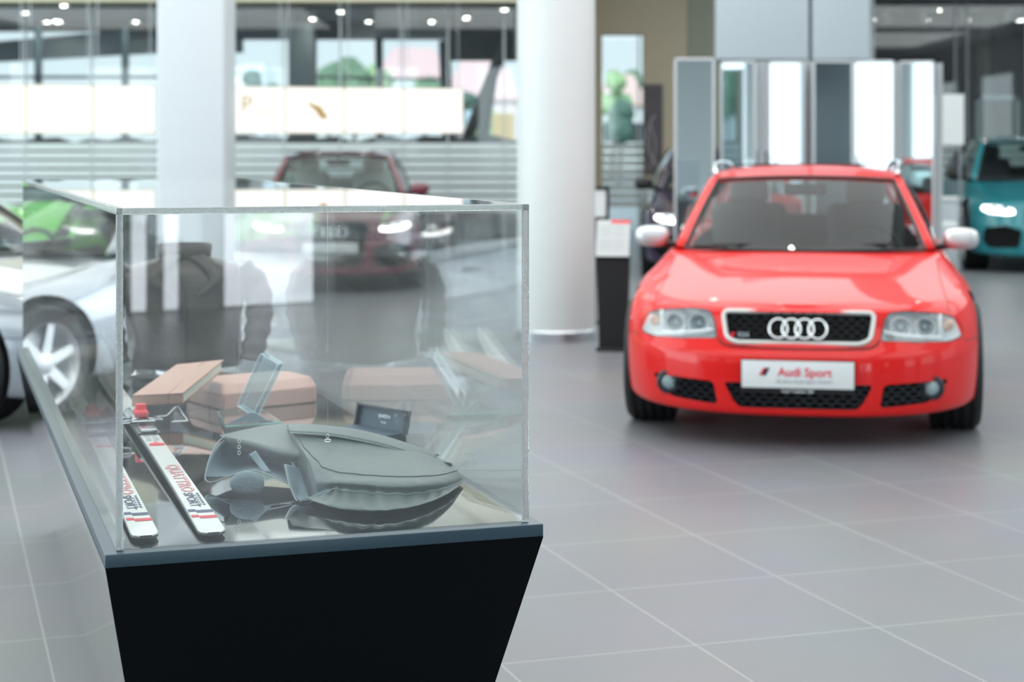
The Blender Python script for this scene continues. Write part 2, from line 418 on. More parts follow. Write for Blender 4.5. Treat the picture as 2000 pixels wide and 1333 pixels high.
# ---------------------------------------------------------------- tall mirror panels
MIR = [(1317, 1396, 113, 15.2, -7), (1408, 1476, 119, 16.2, -14), (1500, 1571, 119, 16.4, -4), (1585, 1667, 118, 16.3, 7), (1668, 1746, 118, 16.3, -10), (1758, 1823, 119, 16.4, -16)]
mlab = ['tall mirror panel nearest the purple car, leftmost of the row', 'second tall mirror panel from the left of the row, behind the red car roof',
        'third tall mirror panel from the left, behind the middle of the red car roof', 'fourth tall mirror panel from the left, below the gap between the grey bulkheads',
        'fifth tall mirror panel from the left, below the narrow bulkhead', 'rightmost tall mirror panel of the row, closest to the teal car']
for (a, b, yt, Z, rot), lb in zip(MIR, mlab):
    p = W((a+b)/2, yt, Z); w = (b-a)/F*Z/2/math.cos(math.radians(rot)); zt = p.z
    r = empty('mirror_panel', (p.x, Z, 0), math.radians(rot), lb, 'mirror panel', 'tall mirror panels behind the red car')
    bm = bmesh.new(); box(bm, -w+.02, w-.02, -.012, .012, .06, zt-.02); obj('mirror', bm, M_mirror, r, smooth=False)
    bm = bmesh.new()
    for q in ((-w, -w+.022, 0, zt), (w-.022, w, 0, zt)): box(bm, q[0], q[1], -.03, .03, q[2], q[3])
    box(bm, -w, w, -.03, .03, zt-.022, zt); box(bm, -w, w, -.03, .03, .0, .06)
    obj('frame', bm, M_sil, r)
    bm = bmesh.new(); box(bm, -w+.03, w-.03, -.14, .14, 0, .012); obj('base_plate', bm, M_alu, r)
    if lb != mlab[0]:
        bm = bmesh.new(); box(bm, w+.004, w+.07, .085, .135, 0, zt-.02); obj('side_post', bm, M_grey, r)

# ---------------------------------------------------------------- lit sign panels in front of the glass
M_light = emat('backlit_acrylic', (255, 254, 249), 1.0)
M_gold = newmat('gold_print', (176, 146, 84), .5, emit=(200, 170, 110), es=.12)
M_lbf = newmat('lightbox_frame', (214, 206, 184), .5)
edges = [(-128, -64), (-64, 50), (50, 181), (181, 302), (318, 440), (440, 555), (555, 672), (672, 788), (788, 903)]
lbl = ['lit white sign box, leftmost visible at the frame edge', 'lit white sign box at the left frame edge', 'lit white sign box, second left of the square column', 'lit white sign box directly left of the square column',
       'lit white sign box hidden behind the square column', 'lit white sign box with thin gold letters, right of the square column',
       'lit white sign box with a gold wing-like shape', 'blank lit white sign box between the gold shape and the end box', 'blank lit white sign box at the right end of the row']
for i, ((a, b), lb) in enumerate(zip(edges, lbl)):
    if i < 1: continue
    if i == 4: continue
    def ZZ(px): return 18.0+2.0*(px/900)
    p0 = W(a, 262, ZZ(a)); p1 = W(b, 262, ZZ(b)); d = (p1-p0); L = Vector((d.x, d.y, 0)).length; ang = math.atan2(d.y, d.x)
    zb = H-(261-HY)/F*ZZ(a); zt = H-((164+8*a/900)-HY)/F*ZZ(a)
    mid = (p0+p1)/2
    r = empty('sign_box', (mid.x, mid.y, 0), ang, lb, 'light box', 'lit sign boxes hanging before the glass front')
    bm = bmesh.new(); box(bm, -L/2+.012, L/2-.012, -.03, .02, zb+.012, zt-.012); obj('lit_face', bm, M_light, r)
    bm = bmesh.new()
    for q in ((-L/2, -L/2+.012, zb, zt), (L/2-.012, L/2, zb, zt), (-L/2, L/2, zb, zb+.012), (-L/2, L/2, zt-.012, zt)): box(bm, q[0], q[1], -.035, .05, q[2], q[3])
    box(bm, -L/2, L/2, .02, .05, zb, zt); obj('frame', bm, M_lbf, r)
    bm = bmesh.new()
    for q in (-L/2+.05, L/2-.05): tube(bm, [(q, 0, zt), (q, 0, CE)], .004, 6)
    obj('hanging_wire', bm, M_alu, r)
    RX = Matrix.Rotation(PI/2, 4, 'X'); s = ZZ(a)/F
    if i == 5:
        text('P', 46*s, .002, M_gold, r, Matrix.Translation(((479-497)*s, -.033, H-(205-HY)*s)) @ RX)
        for q in (500, 517): text('r', 26*s, .002, M_gold, r, Matrix.Translation(((q-497)*s, -.033, H-(219-HY)*s)) @ RX)
    if i == 6:
        bm = bmesh.new(); q = [(596, 197), (612, 204), (622, 206), (630, 214), (634, 222), (641, 226), (632, 234), (622, 228), (615, 217), (604, 208)]
        prism(bm, [((x-613.5)*s, H-(y-HY)*s) for x, y in q], -.034, -.03); obj('gold_shape', bm, M_gold, r)

# ---------------------------------------------------------------- downlights
dl0 = None
def downlight(x, y, z, lab, grp):
    global dl0
    if dl0 is None:
        dl0 = empty('downlight', (x, y, z), 0, lab, 'ceiling light', grp)
        bm = bmesh.new(); lathe(bm, [(.065, -.004), (.065, -.012), (.05, -.012), (.047, .0)], 20); obj('rim', bm, M_white, dl0)
        bm = bmesh.new(); lathe(bm, [(0, -.006), (.047, -.006)], 20); obj('lamp', bm, M_down, dl0)
        return dl0
    c = copytree(dl0); c.location = (x, y, z); c['label'] = lab; c['group'] = grp; return c
for (px, py) in [(50, 24), (110, 40), (160, 55), (268, 43), (125, 10), (92, 42), (585, 51), (665, 22), (720, 4), (610, 36), (731, 52), (848, 50), (911, 34), (985, 18)]:
    Z = 1.98*F/(HY-py) if py < HY else 25
    p = W(px, py, Z); downlight(p.x, min(max(p.y, FZ+.4), CZ-.6), 3.36, 'small round downlight in the dark canopy soffit behind the glass front', 'downlights in the canopy')
for (px, py) in [(1705, 38), (1833, 19), (1808, 59), (1891, 75), (1927, 45), (1993, 64)]:
    Z = min(2.28*F/(HY-py), 30); p = W(px, py, Z); downlight(p.x, max(p.y, FR+.4), 3.66, 'small round downlight in the grey ceiling behind the right glass front', 'downlights behind the right glass')
for ix in range(6):
    for iy in range(7):
        downlight(-7.5+3.0*ix+.4*(iy % 2), -2+3.1*iy, CE-.01, 'round recessed downlight in the white hall ceiling', 'downlights of the hall ceiling')
# spots on a rail at the right
for k, (px, py) in enumerate([(1735, 40), (1806, 42), (1890, 44), (1972, 46)]):
    Z = 27.4; p = W(px, py, Z)
    r = empty('track_spotlight', (p.x, Z, 3.66), 0, 'white track spotlight on the grey ceiling, %s' % ['leftmost, above the rightmost mirror panel', 'second from the left of four', 'third from the left of four', 'rightmost, above the teal car'][k], 'spotlight', 'track spotlights at the upper right')
    bm = bmesh.new(); box(bm, -.02, .22, -.02, .02, -.06, -.025); obj('adapter', bm, M_white, r)
    bm = bmesh.new(); lathe(bm, [(0, -.1), (.05, -.1), (.055, .09), (.045, .09), (.03, .02), (0, .02)], 20, Matrix.Translation((-.03, 0, -.15)) @ Matrix.Rotation(math.radians(160+8*k), 4, 'Y')); obj('lamp_head', bm, M_white, r)
    bm = bmesh.new(); tube(bm, [(0, 0, 0), (0, 0, -.05), (-.01, 0, -.12)], .012); obj('arm', bm, M_white, r)

# ---------------------------------------------------------------- outside: ground, trees, houses
tag(bx('forecourt', -120, 120, 31, 260, -.35, -.02, newmat('asphalt', (150, 152, 150), .8)), kind='structure')
tag(bx('forecourt_strip', -60, -14.2, -60, 31, -.35, -.02, newmat('pale_paving', (190, 190, 186), .8)), kind='structure')
tag(bx('rear_forecourt', -14.2, 60, -60, -13.3, -.35, -.02, newmat('pale_paving', (190, 190, 186), .8)), kind='structure')
def leafmat(n, c): return newmat(n, c, .8, var=.35, vscale=1.2, bump=.6, bscale=1.5)
LM = [leafmat('leaves_mid', (98, 124, 96)), leafmat('leaves_dark', (72, 98, 86)), leafmat('leaves_pale', (136, 164, 112))]
def tree(px, ytop, Z, wpx, lab, k=0, name='tree'):
    top = W(px, ytop, Z).z; w = wpx/F*Z/2; x = (px-1000)/F*Z
    r = empty(name, (x, Z, -.02), 0, lab, 'tree', 'trees beyond the forecourt'); rnd = random.Random(px)
    bm = bmesh.new()
    for i in range(9):
        a = rnd.uniform(0, 2*PI); q = rnd.uniform(.0, .6)*w; rad = rnd.uniform(.38, .6)*w
        cz = rnd.uniform(.55, .9)*top; cz = min(cz, top-rad*.9)
        g = bmesh.ops.create_icosphere(bm, subdivisions=3, radius=rad, matrix=Matrix.Translation((q*math.cos(a), q*math.sin(a), cz)))
        for v in g['verts']:
            c = Vector((q*math.cos(a), q*math.sin(a), cz)); d = (v.co-c); v.co = c+d*(1+.28*noise.noise(v.co*(2.2/w)*1.5)+.12*noise.noise(v.co*(9/w)))
    obj('crown', bm, LM[k], r)
    bm = bmesh.new(); tube(bm, [(0, 0, 0), (.05*w, 0, top*.35), (0, 0, top*.6)], [.09*w, .07*w, .04*w], 10); obj('trunk', bm, newmat('bark', (90, 80, 70), .9), r)
for a in [(495, 128, 90, 75, 'dark tree beside the far white building', 1), (540, 148, 80, 70, 'low dark tree left of the canopy pillar', 1),
          (640, 118, 95, 95, 'green tree right of the canopy pillar', 0), (690, 104, 110, 110, 'tall green tree left of the pink-roofed house', 0),
          (745, 128, 120, 80, 'pale green tree touching the pink-roofed house', 2), (828, 150, 85, 100, 'green tree in front of the pink roof', 0),
          (915, 170, 80, 60, 'dark green tree right of the sign boxes', 1), (960, 205, 70, 60, 'pale shrub-like tree left of the round column', 2),
          (1196, 130, 100, 85, 'pale tree seen through the opening in the beige wall', 2), (1232, 112, 120, 80, 'green tree at the right of the beige opening', 0),
          (1210, 180, 75, 90, 'dark bush low in the opening of the beige wall', 1)]: tree(*a)
def house(px0, px1, yeave, yridge, Z, lab, wall, roof, gable_right=True):
    x0 = (px0-1000)/F*Z; x1 = (px1-1000)/F*Z; ze = H-(yeave-HY)/F*Z; zr = H-(yridge-HY)/F*Z; w = x1-x0
    r = empty('house', ((x0+x1)/2, Z+4, -.02), math.radians(0), lab, 'house'); h = w/2
    bm = bmesh.new(); box(bm, -h, h, -4, 4, 0, ze)
    for s in (-1, 1):
        v = [bm.verts.new(c) for c in ((s*h, -4, ze), (s*h, 4, ze), (s*h*.62, 0, zr))]; bm.faces.new(v)
    obj('wall', bm, newmat('house_wall', wall, .8), r, smooth=False)
    bm = bmesh.new()
    for s in (-1, 1):
        slab(bm, [Vector((-h-.2, s*4.3, ze-.2)), Vector((h+.2, s*4.3, ze-.2)), Vector((h*.62, 0, zr+.1)), Vector((-h*.62, 0, zr+.1))], Vector((0, 0, 1)), .25)
    obj('roof', bm, newmat('roof_tiles', roof, .8, var=.12, vscale=2), r, smooth=False)
    for i in range(4):
        bm = bmesh.new(); X = -h+w*(i+.5)/4; box(bm, X-.35, X+.35, -4.06, -3.98, ze*.45, ze*.45+1.2); obj('window', bm, M_dark, r)
house(738, 868, 148, 95, 150, 'big house with a pale pink tiled roof seen over the sign boxes', (200, 206, 206), (206, 172, 168))
house(872, 1008, 190, 118, 120, 'pink-roofed house behind the slanted steel at the round column', (206, 190, 186), (210, 178, 174))
house(455, 515, 135, 128, 160, 'small white building far beyond the left trees', (226, 232, 234), (220, 226, 228))
house(1180, 1260, 200, 150, 110, 'pale house behind the opening in the beige wall', (214, 214, 210), (210, 176, 166))
# canopy pillar and slanted dark steel supports in front of the houses
Z = CZ-.9; x0 = (562-1000)/F*Z; x1 = (612-1000)/F*Z
tag(bx('canopy_pillar', x0, x1, Z, Z+.5, 0, 3.36, newmat('concrete', (128, 140, 146), .8), None, .02), 'grey concrete pillar carrying the canopy, above the box with the gold shape', 'pillar')
sl = [((990, 75), (905, 290), 'slanted dark steel post leaning right, beside the round column'), ((868, 80), (876, 290), 'upright dark steel post at the right end of the sign boxes'),
      ((740, 75), (741, 165), 'thin dark steel post before the pink roof'), ((960, 150), (940, 290), 'short dark steel post between the slanted posts')]
for (a, b, lb) in sl:
    p = W(a[0], a[1], 26.4-.25*sl.index((a, b, lb))); q = W(b[0], b[1], p.y); q2 = p+(q-p)*(p.z/(p.z-q.z))
    bm = bmesh.new(); tube(bm, [p, q2], .06 if 'thin' in lb else .09, 8); tag(obj('steel_post', bm, newmat('dark_steel', (30, 40, 48), .5)), lb, 'post', 'dark steel posts under the canopy')
bm = bmesh.new(); p = W(870, 75, 26.7); box(bm, p.x, p.x+1.1, 26.7, 26.9, W(0, 118, 26.7).z, 3.38); struct(obj('trim_11', bm, newmat('dark_lintel', (34, 44, 50), .6)))
bm = bmesh.new(); tube(bm, [W(606, 150, 26.2), W(862, 156, 26.2)], .022, 6); tag(obj('handrail', bm, newmat('rail_steel', (60, 70, 76), .4)), 'thin dark rail running across outside above the sign boxes', 'rail')
Z = 34; bm = bmesh.new(); box(bm, (962-1000)/F*Z, (1003-1000)/F*Z, Z, Z+.3, 0, W(0, 222, Z).z)
tag(obj('ochre_panel', bm, newmat('ochre', (196, 164, 100), .6)), 'ochre yellow panel standing outside left of the round column', 'panel')
Z = 33; bm = bmesh.new(); box(bm, (908-1000)/F*Z, (924-1000)/F*Z, Z, Z+.2, 0, W(0, 216, Z).z, None, .03)
tag(obj('banner_flag', bm, newmat('pale_banner', (196, 214, 226), .6)), 'pale blue banner outside right of the sign boxes', 'banner')

# ---------------------------------------------------------------- right background furniture
Z = 21.0
def card(name, px0, px1, py0, py1, Z, th, mat, lab, cat_, bev=.0, par=None):
    a = W(px0, py1, Z); b = W(px1, py0, Z); bm = bmesh.new(); box(bm, a.x, b.x, Z, Z+th, a.z, b.z, None, bev)
    return tag(obj(name, bm, mat, par), lab, cat_)
r = empty('display_board', (W(1853, 0, 18.6).x, 18.6, 0), 0, 'white blank display board standing left of the teal car', 'board')
w = 29/F*18.6; bm = bmesh.new(); box(bm, -w, w, -.02, .02, W(0, 283, 18.6).z, W(0, 184, 18.6).z); obj('panel', bm, M_white, r)
bm = bmesh.new(); [tube(bm, [(s*w*.8, .03, 0), (s*w*.8, .03, W(0, 190, 18.6).z)], .015) for s in (-1, 1)]; obj('post', bm, M_alu, r)
r = empty('door_frame', (W(1948, 0, 27).x, 27, 0), 0, 'white open door frame behind the teal car', 'frame'); w = 43/F*27; zt = W(0, 186, 27).z
bm = bmesh.new(); box(bm, -w, -w+.07, -.05, .05, 0, zt); box(bm, w-.07, w, -.05, .05, 0, zt); box(bm, -w, w, -.05, .05, zt-.07, zt); obj('surround', bm, newmat('frame_paint', (190, 202, 204), .5), r)
bm = bmesh.new(); lathe(bm, [(.14, 0), (.14, 3.66)], 24, Matrix.Translation((W(1925, 0, 28.5).x, 28.5, 0))); tag(obj('slim_column', bm, newmat('taupe_column', (120, 118, 114), .6)), 'slim taupe column behind the white door frame', 'column')
def counter():
    p = W(1845, 0, 20.2)
    r = empty('white_counter', (p.x, 20.2, 0), 0, 'white service table with a rounded stool top left of the teal car', 'table')
    bm = bmesh.new(); box(bm, -.16, .16, -.2, .2, .82, .86, None, .01); obj('tabletop', bm, M_white, r)
    bm = bmesh.new(); box(bm, -.14, .12, -.18, .18, 0, .82, None, .01); obj('cabinet', bm, M_grey, r)
counter()
p = W(1840, 0, 19.0); r = empty('white_stool', (p.x, 19.0, 0), 0, 'white rounded stool in front of the white service table', 'stool')
bm = bmesh.new(); lathe(bm, [(0, .62), (.15, .62), (.17, .58), (.15, .46), (0, .46)], 28); obj('seat', bm, M_white, r)
bm = bmesh.new(); lathe(bm, [(.02, .03), (.02, .46)], 12); lathe(bm, [(0, .03), (.16, .02), (.17, 0), (0, 0)], 24); obj('pedestal', bm, M_alu, r)
# poster on the beige wall and black sign frame behind the round column
r = empty('poster', (W(1276, 0, FM-.13).x, FM-.13, W(0, 252, FM).z), 0, 'dark poster with pale curved strokes on the beige wall', 'poster')
w = 18/F*FM; h = 87/F*FM
bm = bmesh.new(); box(bm, -w, w, -.01, .02, -h, h); obj('sheet', bm, newmat('poster_print', (88, 82, 88), .4, var=.5, vscale=3), r)
bm = bmesh.new(); pts = [Vector((w*x, -.016, h*z)) for x, z in ((.2, .3), (-.2, .2), (-.6, -.1), (-.5, -.45), (0, -.7), (.6, -.9))]; tube(bm, spl(pts, 5), .012, 6)
pts = [Vector((w*x, -.016, h*z)) for x, z in ((-.3, .1), (.2, -.3), (.1, -.6), (-.5, -.9))]; tube(bm, spl(pts, 5), .009, 6); obj('printed_stroke', bm, newmat('pale_print', (180, 176, 180), .5), r)
r = empty('notice_board', (W(1166, 0, 14).x, 14, 0), 0, 'black framed white notice board half hidden behind the round column', 'notice board')
w = 24/F*14; za, zb = W(0, 430, 14).z, W(0, 365, 14).z
bm = bmesh.new(); box(bm, -w+.02, w-.02, -.006, .006, za+.02, zb-.02); obj('sheet', bm, M_white, r)
bm = bmesh.new()
for q in ((-w, -w+.025, za, zb), (w-.025, w, za, zb), (-w, w, za, za+.025), (-w, w, zb-.025, zb)): box(bm, q[0], q[1], -.015, .015, q[2], q[3])
obj('frame', bm, M_black, r)
bm = bmesh.new(); tube(bm, [(-.02, .02, 0), (-.02, .02, za)], .012); lathe(bm, [(0, .02), (.1, .015), (.12, 0), (0, 0)], 24, Matrix.Translation((-.02, .02, 0))); obj('stand', bm, M_black, r)

# info stand
def info_stand():
    Z = 12.0; k = Z/F; p = W(1199, 690, Z)
    r = empty('info_stand', (p.x, Z+.12, 0), math.radians(-8), 'black info stand with a white sloped text board left of the red car', 'info stand')
    zt = .66; hw = 33*k
    bm = bmesh.new()
    P = [[Vector((x*s1, y, z)) for x, y in ((-hw, -.02), (hw, -.02), (hw, .1), (-hw, .1))] for z, s1 in ((.02, .82), (zt, 1.0))]
    V = grid(bm, P, cyc_v=True); bm.faces.new(V[0][::-1]); bm.faces.new(V[1]); obj('body', bm, M_blackm, r)
    bm = bmesh.new(); box(bm, -hw*.95, hw*.95, -.1, .16, 0, .02, None, .004); obj('foot_plate', bm, M_black, r)
    tilt = Matrix.Translation((0, -.05, zt-.01)) @ Matrix.Rotation(math.radians(62), 4, 'X')
    bm = bmesh.new(); box(bm, -hw-.005, hw+.005, 0, .29, -.012, 0, tilt, .003); obj('board_back', bm, M_black, r)
    bm = bmesh.new(); box(bm, -hw, hw, .004, .284, 0.0005, .004, tilt); obj('text_board', bm, newmat('board_print', (186, 192, 192), .5), r)
    bm = bmesh.new(); box(bm, -hw*.15, hw*.98, .258, .282, .004, .006, tilt); obj('red_header', bm, newmat('header_red', (226, 60, 62), .5), r)
    bm = bmesh.new()
    for i in range(11):
        y = .235-.018*i; wv = .75+.2*math.sin(i*2.3)
        if i == 5: continue
        box(bm, -hw*.82, -hw*.06, y, y+.005, .004, .005, tilt); box(bm, hw*.06, hw*.06+hw*.8*wv, y, y+.005, .004, .005, tilt)
    obj('printed_lines', bm, newmat('print_grey', (170, 172, 174), .6), r)
info_stand()

# ---------------------------------------------------------------- display case
OX, OZ = -.738, 3.158; PW, PL, PT = .843, 3.54, .65
CM = Matrix.Translation((OX, OZ, 0)) @ Matrix.Rotation(TH, 4, 'Z')
def L2W(x, y, z): return CM @ Vector((x, y, z))
case = empty('display_plinth', (OX, OZ, 0), TH, 'long black tapered display plinth carrying the clear acrylic cover', 'plinth')
def build_plinth():
    bm = bmesh.new(); i, j = .117, .246; zt = .623
    lo = [(i, j), (PW-i, j), (PW-i, PL-j), (i, PL-j)]; hi = [(0, 0), (PW, 0), (PW, PL), (0, PL)]
    b = [bm.verts.new((*p, 0)) for p in lo]; t = [bm.verts.new((*p, zt)) for p in hi]
    bm.faces.new(b[::-1]); bm.faces.new(t)
    for k in range(4):
        f = bm.faces.new((b[k], b[(k+1) % 4], t[(k+1) % 4], t[k])); f.material_index = 1 if k in (1, 3) else 0
    o = obj('body', bm, [M_plinth, M_plside], case, smooth=False)
    bm = bmesh.new(); box(bm, 0, PW, 0, PL, zt, PT-.002, None, .002); obj('rim', bm, M_plrim, case)
    m = newmat('black_mirror_sheet', (14, 16, 18), .03, spec=1.0, coat=1); m.node_tree.nodes['Principled BSDF'].inputs['IOR'].default_value = 1.75
    bm = bmesh.new(); box(bm, .034, PW-.034, .034, PL-.034, PT-.004, PT, None); obj('mirror_sheet', bm, m, case, smooth=False)
build_plinth()
def build_cover():
    r = empty('acrylic_cover', L2W(0, 0, PT), TH, 'clear acrylic box cover on the black plinth, over the skis and leather bag', 'display case')
    d, t, h = .022, .012, .627; x0, x1, y0, y1 = d, PW-d, d, PL-d
    def pane(nm, *b, lab=None):
        bm = bmesh.new(); box(bm, *b); o = obj(nm, bm, M_pane, r, smooth=False)
        if lab: o['label'] = lab
    e = .0006
    pane('side_pane', x0+t, x1-t, y0, y0+t, 0, h-t-e, lab='front pane'); pane('side_pane', x0+t, x1-t, y1-t, y1, 0, h-t-e, lab='rear pane')
    pane('side_pane', x0, x0+t, y0+t, y1-t, 0, h-t-e, lab='left pane'); pane('side_pane', x1-t, x1, y0+t, y1-t, 0, h-t-e, lab='right pane')
    pane('top_pane', x0+t, x1-t, y0+t, y1-t, h-t, h)
    g = newmat('polished_acrylic_edge', (246, 253, 253), .04); b = g.node_tree.nodes['Principled BSDF']
    b.inputs['Transmission Weight'].default_value = .8; b.inputs['IOR'].default_value = 1.49
    n = g.node_tree.nodes; w = n.new('ShaderNodeTexNoise'); w.inputs['Scale'].default_value = 90; w.inputs['Detail'].default_value = 2
    tcn = n.new('ShaderNodeTexCoord'); mp = n.new('ShaderNodeMapping'); mp.inputs['Scale'].default_value = (3, 3, 1.2)
    g.node_tree.links.new(tcn.outputs['Object'], mp.inputs[0]); g.node_tree.links.new(mp.outputs[0], w.inputs['Vector'])
    bp = n.new('ShaderNodeBump'); bp.inputs['Strength'].default_value = .5; bp.inputs['Distance'].default_value = .004
    g.node_tree.links.new(w.outputs['Fac'], bp.inputs['Height']); g.node_tree.links.new(bp.outputs[0], b.inputs['Normal'])
    for (a, c) in ((x0, y0), (x1-t, y0), (x0, y1-t), (x1-t, y1-t)):
        bm = bmesh.new(); box(bm, a, a+t, c, c+t, 0, h-t, None, .001); obj('corner_edge', bm, g, r)
    for q in ((x0, x1, y0, y0+t), (x0, x1, y1-t, y1), (x0, x0+t, y0+t, y1-t), (x1-t, x1, y0+t, y1-t)):
        bm = bmesh.new(); box(bm, *q, h-t, h, None, .001); obj('top_edge', bm, g, r)
build_cover()

def objw(name, bm, mat, parent, smooth=True, angle=35):
    """mesh given in world space, stored relative to its parent"""
    M = Matrix.Translation(parent.location) @ Matrix.Rotation(parent.rotation_euler.z, 4, 'Z')
    if parent.parent: M = (Matrix.Translation(parent.parent.location) @ Matrix.Rotation(parent.parent.rotation_euler.z, 4, 'Z')) @ M
    bm.transform(M.inverted()); return obj(name, bm, mat, parent, smooth, angle)

# skis -----------------------------------------------------------------
M_skiw = newmat('ski_white', (232, 235, 230), .3, coat=.5); M_skie = newmat('ski_base_black', (20, 22, 24), .3)
M_red = newmat('print_red', (206, 44, 62), .45); M_navy = newmat('print_navy', (48, 62, 96), .45); M_redp = newmat('red_plastic', (226, 62, 70), .4)
M_steel = newmat('binding_steel', (180, 184, 186), .22, metal=1); M_clear = glassmat('clear_plastic', (.85, .88, .9), .08)
SKL = 2.52
def skz(y):
    u = y/SKL; cam_ = .009*math.sin(PI*min(1, u/.86)) if u < .86 else 0
    tip = 0 if y < SKL-.36 else .105*((y-(SKL-.36))/.36)**2
    return .006+cam_+tip
def skw(y):
    u = y/SKL
    w = .0262-.0035*math.sin(PI*min(1, u/.86))
    if u > .86: w = itp([(.86, .0262), (.93, .0275), (.965, .0235), (.985, .016), (.997, .008), (1, .002)], u)
    if y < .03: w *= itp([(0, .45), (.006, .72), (.014, .9), (.03, 1)], y)
    return w
def ski(x0, x1, y0, lab):
    d = math.atan2(x1-x0, 2.4)
    loc = L2W(x0, y0, PT)
    r = empty('ski', loc, TH-d, lab, 'ski', 'pair of white skis in the display case')
    ys = [0, .003, .006, .01, .014, .02, .03]+[.05+.06*i for i in range(36)]+[SKL-.34+.02*i for i in range(15)]+[SKL-.04, SKL-.025, SKL-.014, SKL-.007, SKL]
    ys = sorted(set(round(y, 4) for y in ys if y <= SKL))
    th = lambda y: .006+.006*math.sin(PI*min(1, max(0, y/SKL)))**.5 if y < SKL-.3 else .006
    bm = bmesh.new(); P = []
    for y in ys:
        w, z = skw(y), skz(y); P.append([Vector((-w, y, z)), Vector((-w, y, z+th(y)*.7)), Vector((-w*.93, y, z+th(y))), Vector((w*.93, y, z+th(y))), Vector((w, y, z+th(y)*.7)), Vector((w, y, z))])
    V = grid(bm, P, cyc_v=True); bm.faces.new(V[0]); bm.faces.new(V[-1])
    bmesh.ops.recalc_face_normals(bm, faces=bm.faces)
    for f in bm.faces:
        c = f.calc_center_median(); f.material_index = 0 if c.z > skz(c.y)+th(c.y)*.75 else 1
    obj('body', bm, [M_skiw, newmat('ski_side', (60, 66, 70), .3)], r)
    tz = lambda y: skz(y)+th(y)
    def conform(o, lift=.0008):
        for v in o.data.vertices: v.co.z = tz(v.co.y)+lift+v.co.z
        return o
    R = Matrix.Rotation(-PI/2, 4, 'Z')
    q = conform(text('QUATTRO', .036, .0001, M_red, r, Matrix.Translation((.0005, .515, 0)) @ R, sx=1.75, bold=.0012), .0006)
    q = conform(text('QUATTRO', .036, .0001, M_skiw, r, Matrix.Translation((.0005, .515, 0)) @ R, sx=1.75, bold=-.0006), .0010)
    q = conform(text('SPORT', .026, .0001, M_navy, r, Matrix.Translation((-.004, .285, 0)) @ R, sx=1.75, bold=.0007), .0006)
    bm = bmesh.new()
    for i in range(6): box(bm, .013, .0175, .228+.021*i, .241+.021*i, 0, .0002); 
    for i in range(5): box(bm, .0075, .0105, .233+.021*i, .243+.021*i, 0, .0002)
    conform(obj('lettering', bm, M_navy, r, smooth=False), .0006)
    for nm, yy, m in (('navy', .168, M_navy), ('red', .118, M_red)):
        bm = bmesh.new(); box(bm, -.0235, -.009, yy+.006, yy+.026, 0, .0002); box(bm, -.009, .0235, yy-.006, yy+.016, 0, .0002)
        o = conform(obj('printed_stripe', bm, m, r, smooth=False), .0006); o['label'] = nm+' stripe'
    # small red arrow mark with fine print
    bm = bmesh.new()
    pl = [(-.017, 0), (-.017, .018), (-.006, .024), (.0, .046), (.006, .024), (.018, .016), (.018, -.004)]
    slab(bm, [Vector((a, .93+b, 0)) for a, b in pl], Vector((0, 0, 1)), .0025); conform(obj('red_mark', bm, M_redp, r, smooth=False), .0005)
    bm = bmesh.new()
    for i in range(9):
        for j in range(2): box(bm, -.017+.018*j, -.003+.018*j, 1.0+.016*i, 1.003+.016*i, 0, .0002)
    conform(obj('fine_print', bm, newmat('print_grey_ski', (120, 124, 128), .5), r, smooth=False), .0006)
    bm = bmesh.new()
    for (a, b) in ((1.86, .006), (1.90, .004), (2.0, .005)): box(bm, -.021, .021, a, a+b, 0, .0002)
    conform(obj('printed_line', bm, M_red, r, smooth=False), .0006)
    # small star mark on the tip
    bm = bmesh.new()
    pts = []
    for k in range(8):
        rr = (.012 if k % 4 == 0 else .028) if k % 2 == 0 else .0045
        pts.append(Vector((rr*.5*math.sin(PI*k/4), SKL-.17+rr*math.cos(PI*k/4), 0)))
    slab(bm, pts, Vector((0, 0, 1)), .0002); conform(obj('tip_mark', bm, M_navy, r, smooth=False), .0007)
    # binding
    zb = tz(1.25)
    b = empty('binding', (0, 1.25, zb)); b.parent = r
    def bo(nm, bm, m): return obj(nm, bm, m, b)
    bm = bmesh.new(); box(bm, -.028, .028, -.16, .10, 0, .004, None, .001); bo('plate', bm, M_skie)
    bm = bmesh.new(); box(bm, -.018, .018, .02, .085, .012, .034, None, .007); lathe(bm, [(0, .02), (.016, .02), (.014, .048), (0, .05)], 16, Matrix.Translation((0, .05, 0))); bo('toe_piece', bm, M_redp)
    bm = bmesh.new()
    for s in (-1, 1):
        tube(bm, [(s*.016, .01, .016), (s*.03, 0, .014), (s*.05, -.01, .014)], .003, 8); tube(bm, [(s*.012, -.01, .004), (s*.012, -.01, .03)], .0025, 6)
        tube(bm, [(s*.03, 0, .004), (s*.03, 0, .024)], .0028, 6)
        tube(bm, [(s*.02, .03, .012), (s*.034, .0, .02), (s*.05, -.01, .024)], .002, 6)
    tube(bm, [(-.03, -.012, .012), (.03, -.012, .012)], .003, 8)
    tube(bm, [(.03, 0, .016), (.065, .02, .02), (.09, .05, .036), (.097, .056, .037), (.112, .02, .012), (.115, .0, .006), (.075, .01, .004)], .0022, 6)
    bo('brake_wire', bm, M_steel)
    bm = bmesh.new(); slab(bm, [Vector((.085, .045, .03)), Vector((.097, .056, .035)), Vector((.115, .0, .004)), Vector((.08, .012, .003))], Vector((0, .05, 1)).normalized(), .003); bo('brake_pad', bm, M_clear)
    bm = bmesh.new(); box(bm, -.02, .02, -.15, -.09, .004, .012, None, .002); bo('anti_friction_pad', bm, M_steel)
ski(.082, .098, .078, 'white ski nearest the left edge of the display case, its lettering cut by the corner')
ski(.206, .224, .066, 'white ski lying beside the leather bag, the right one of the pair')

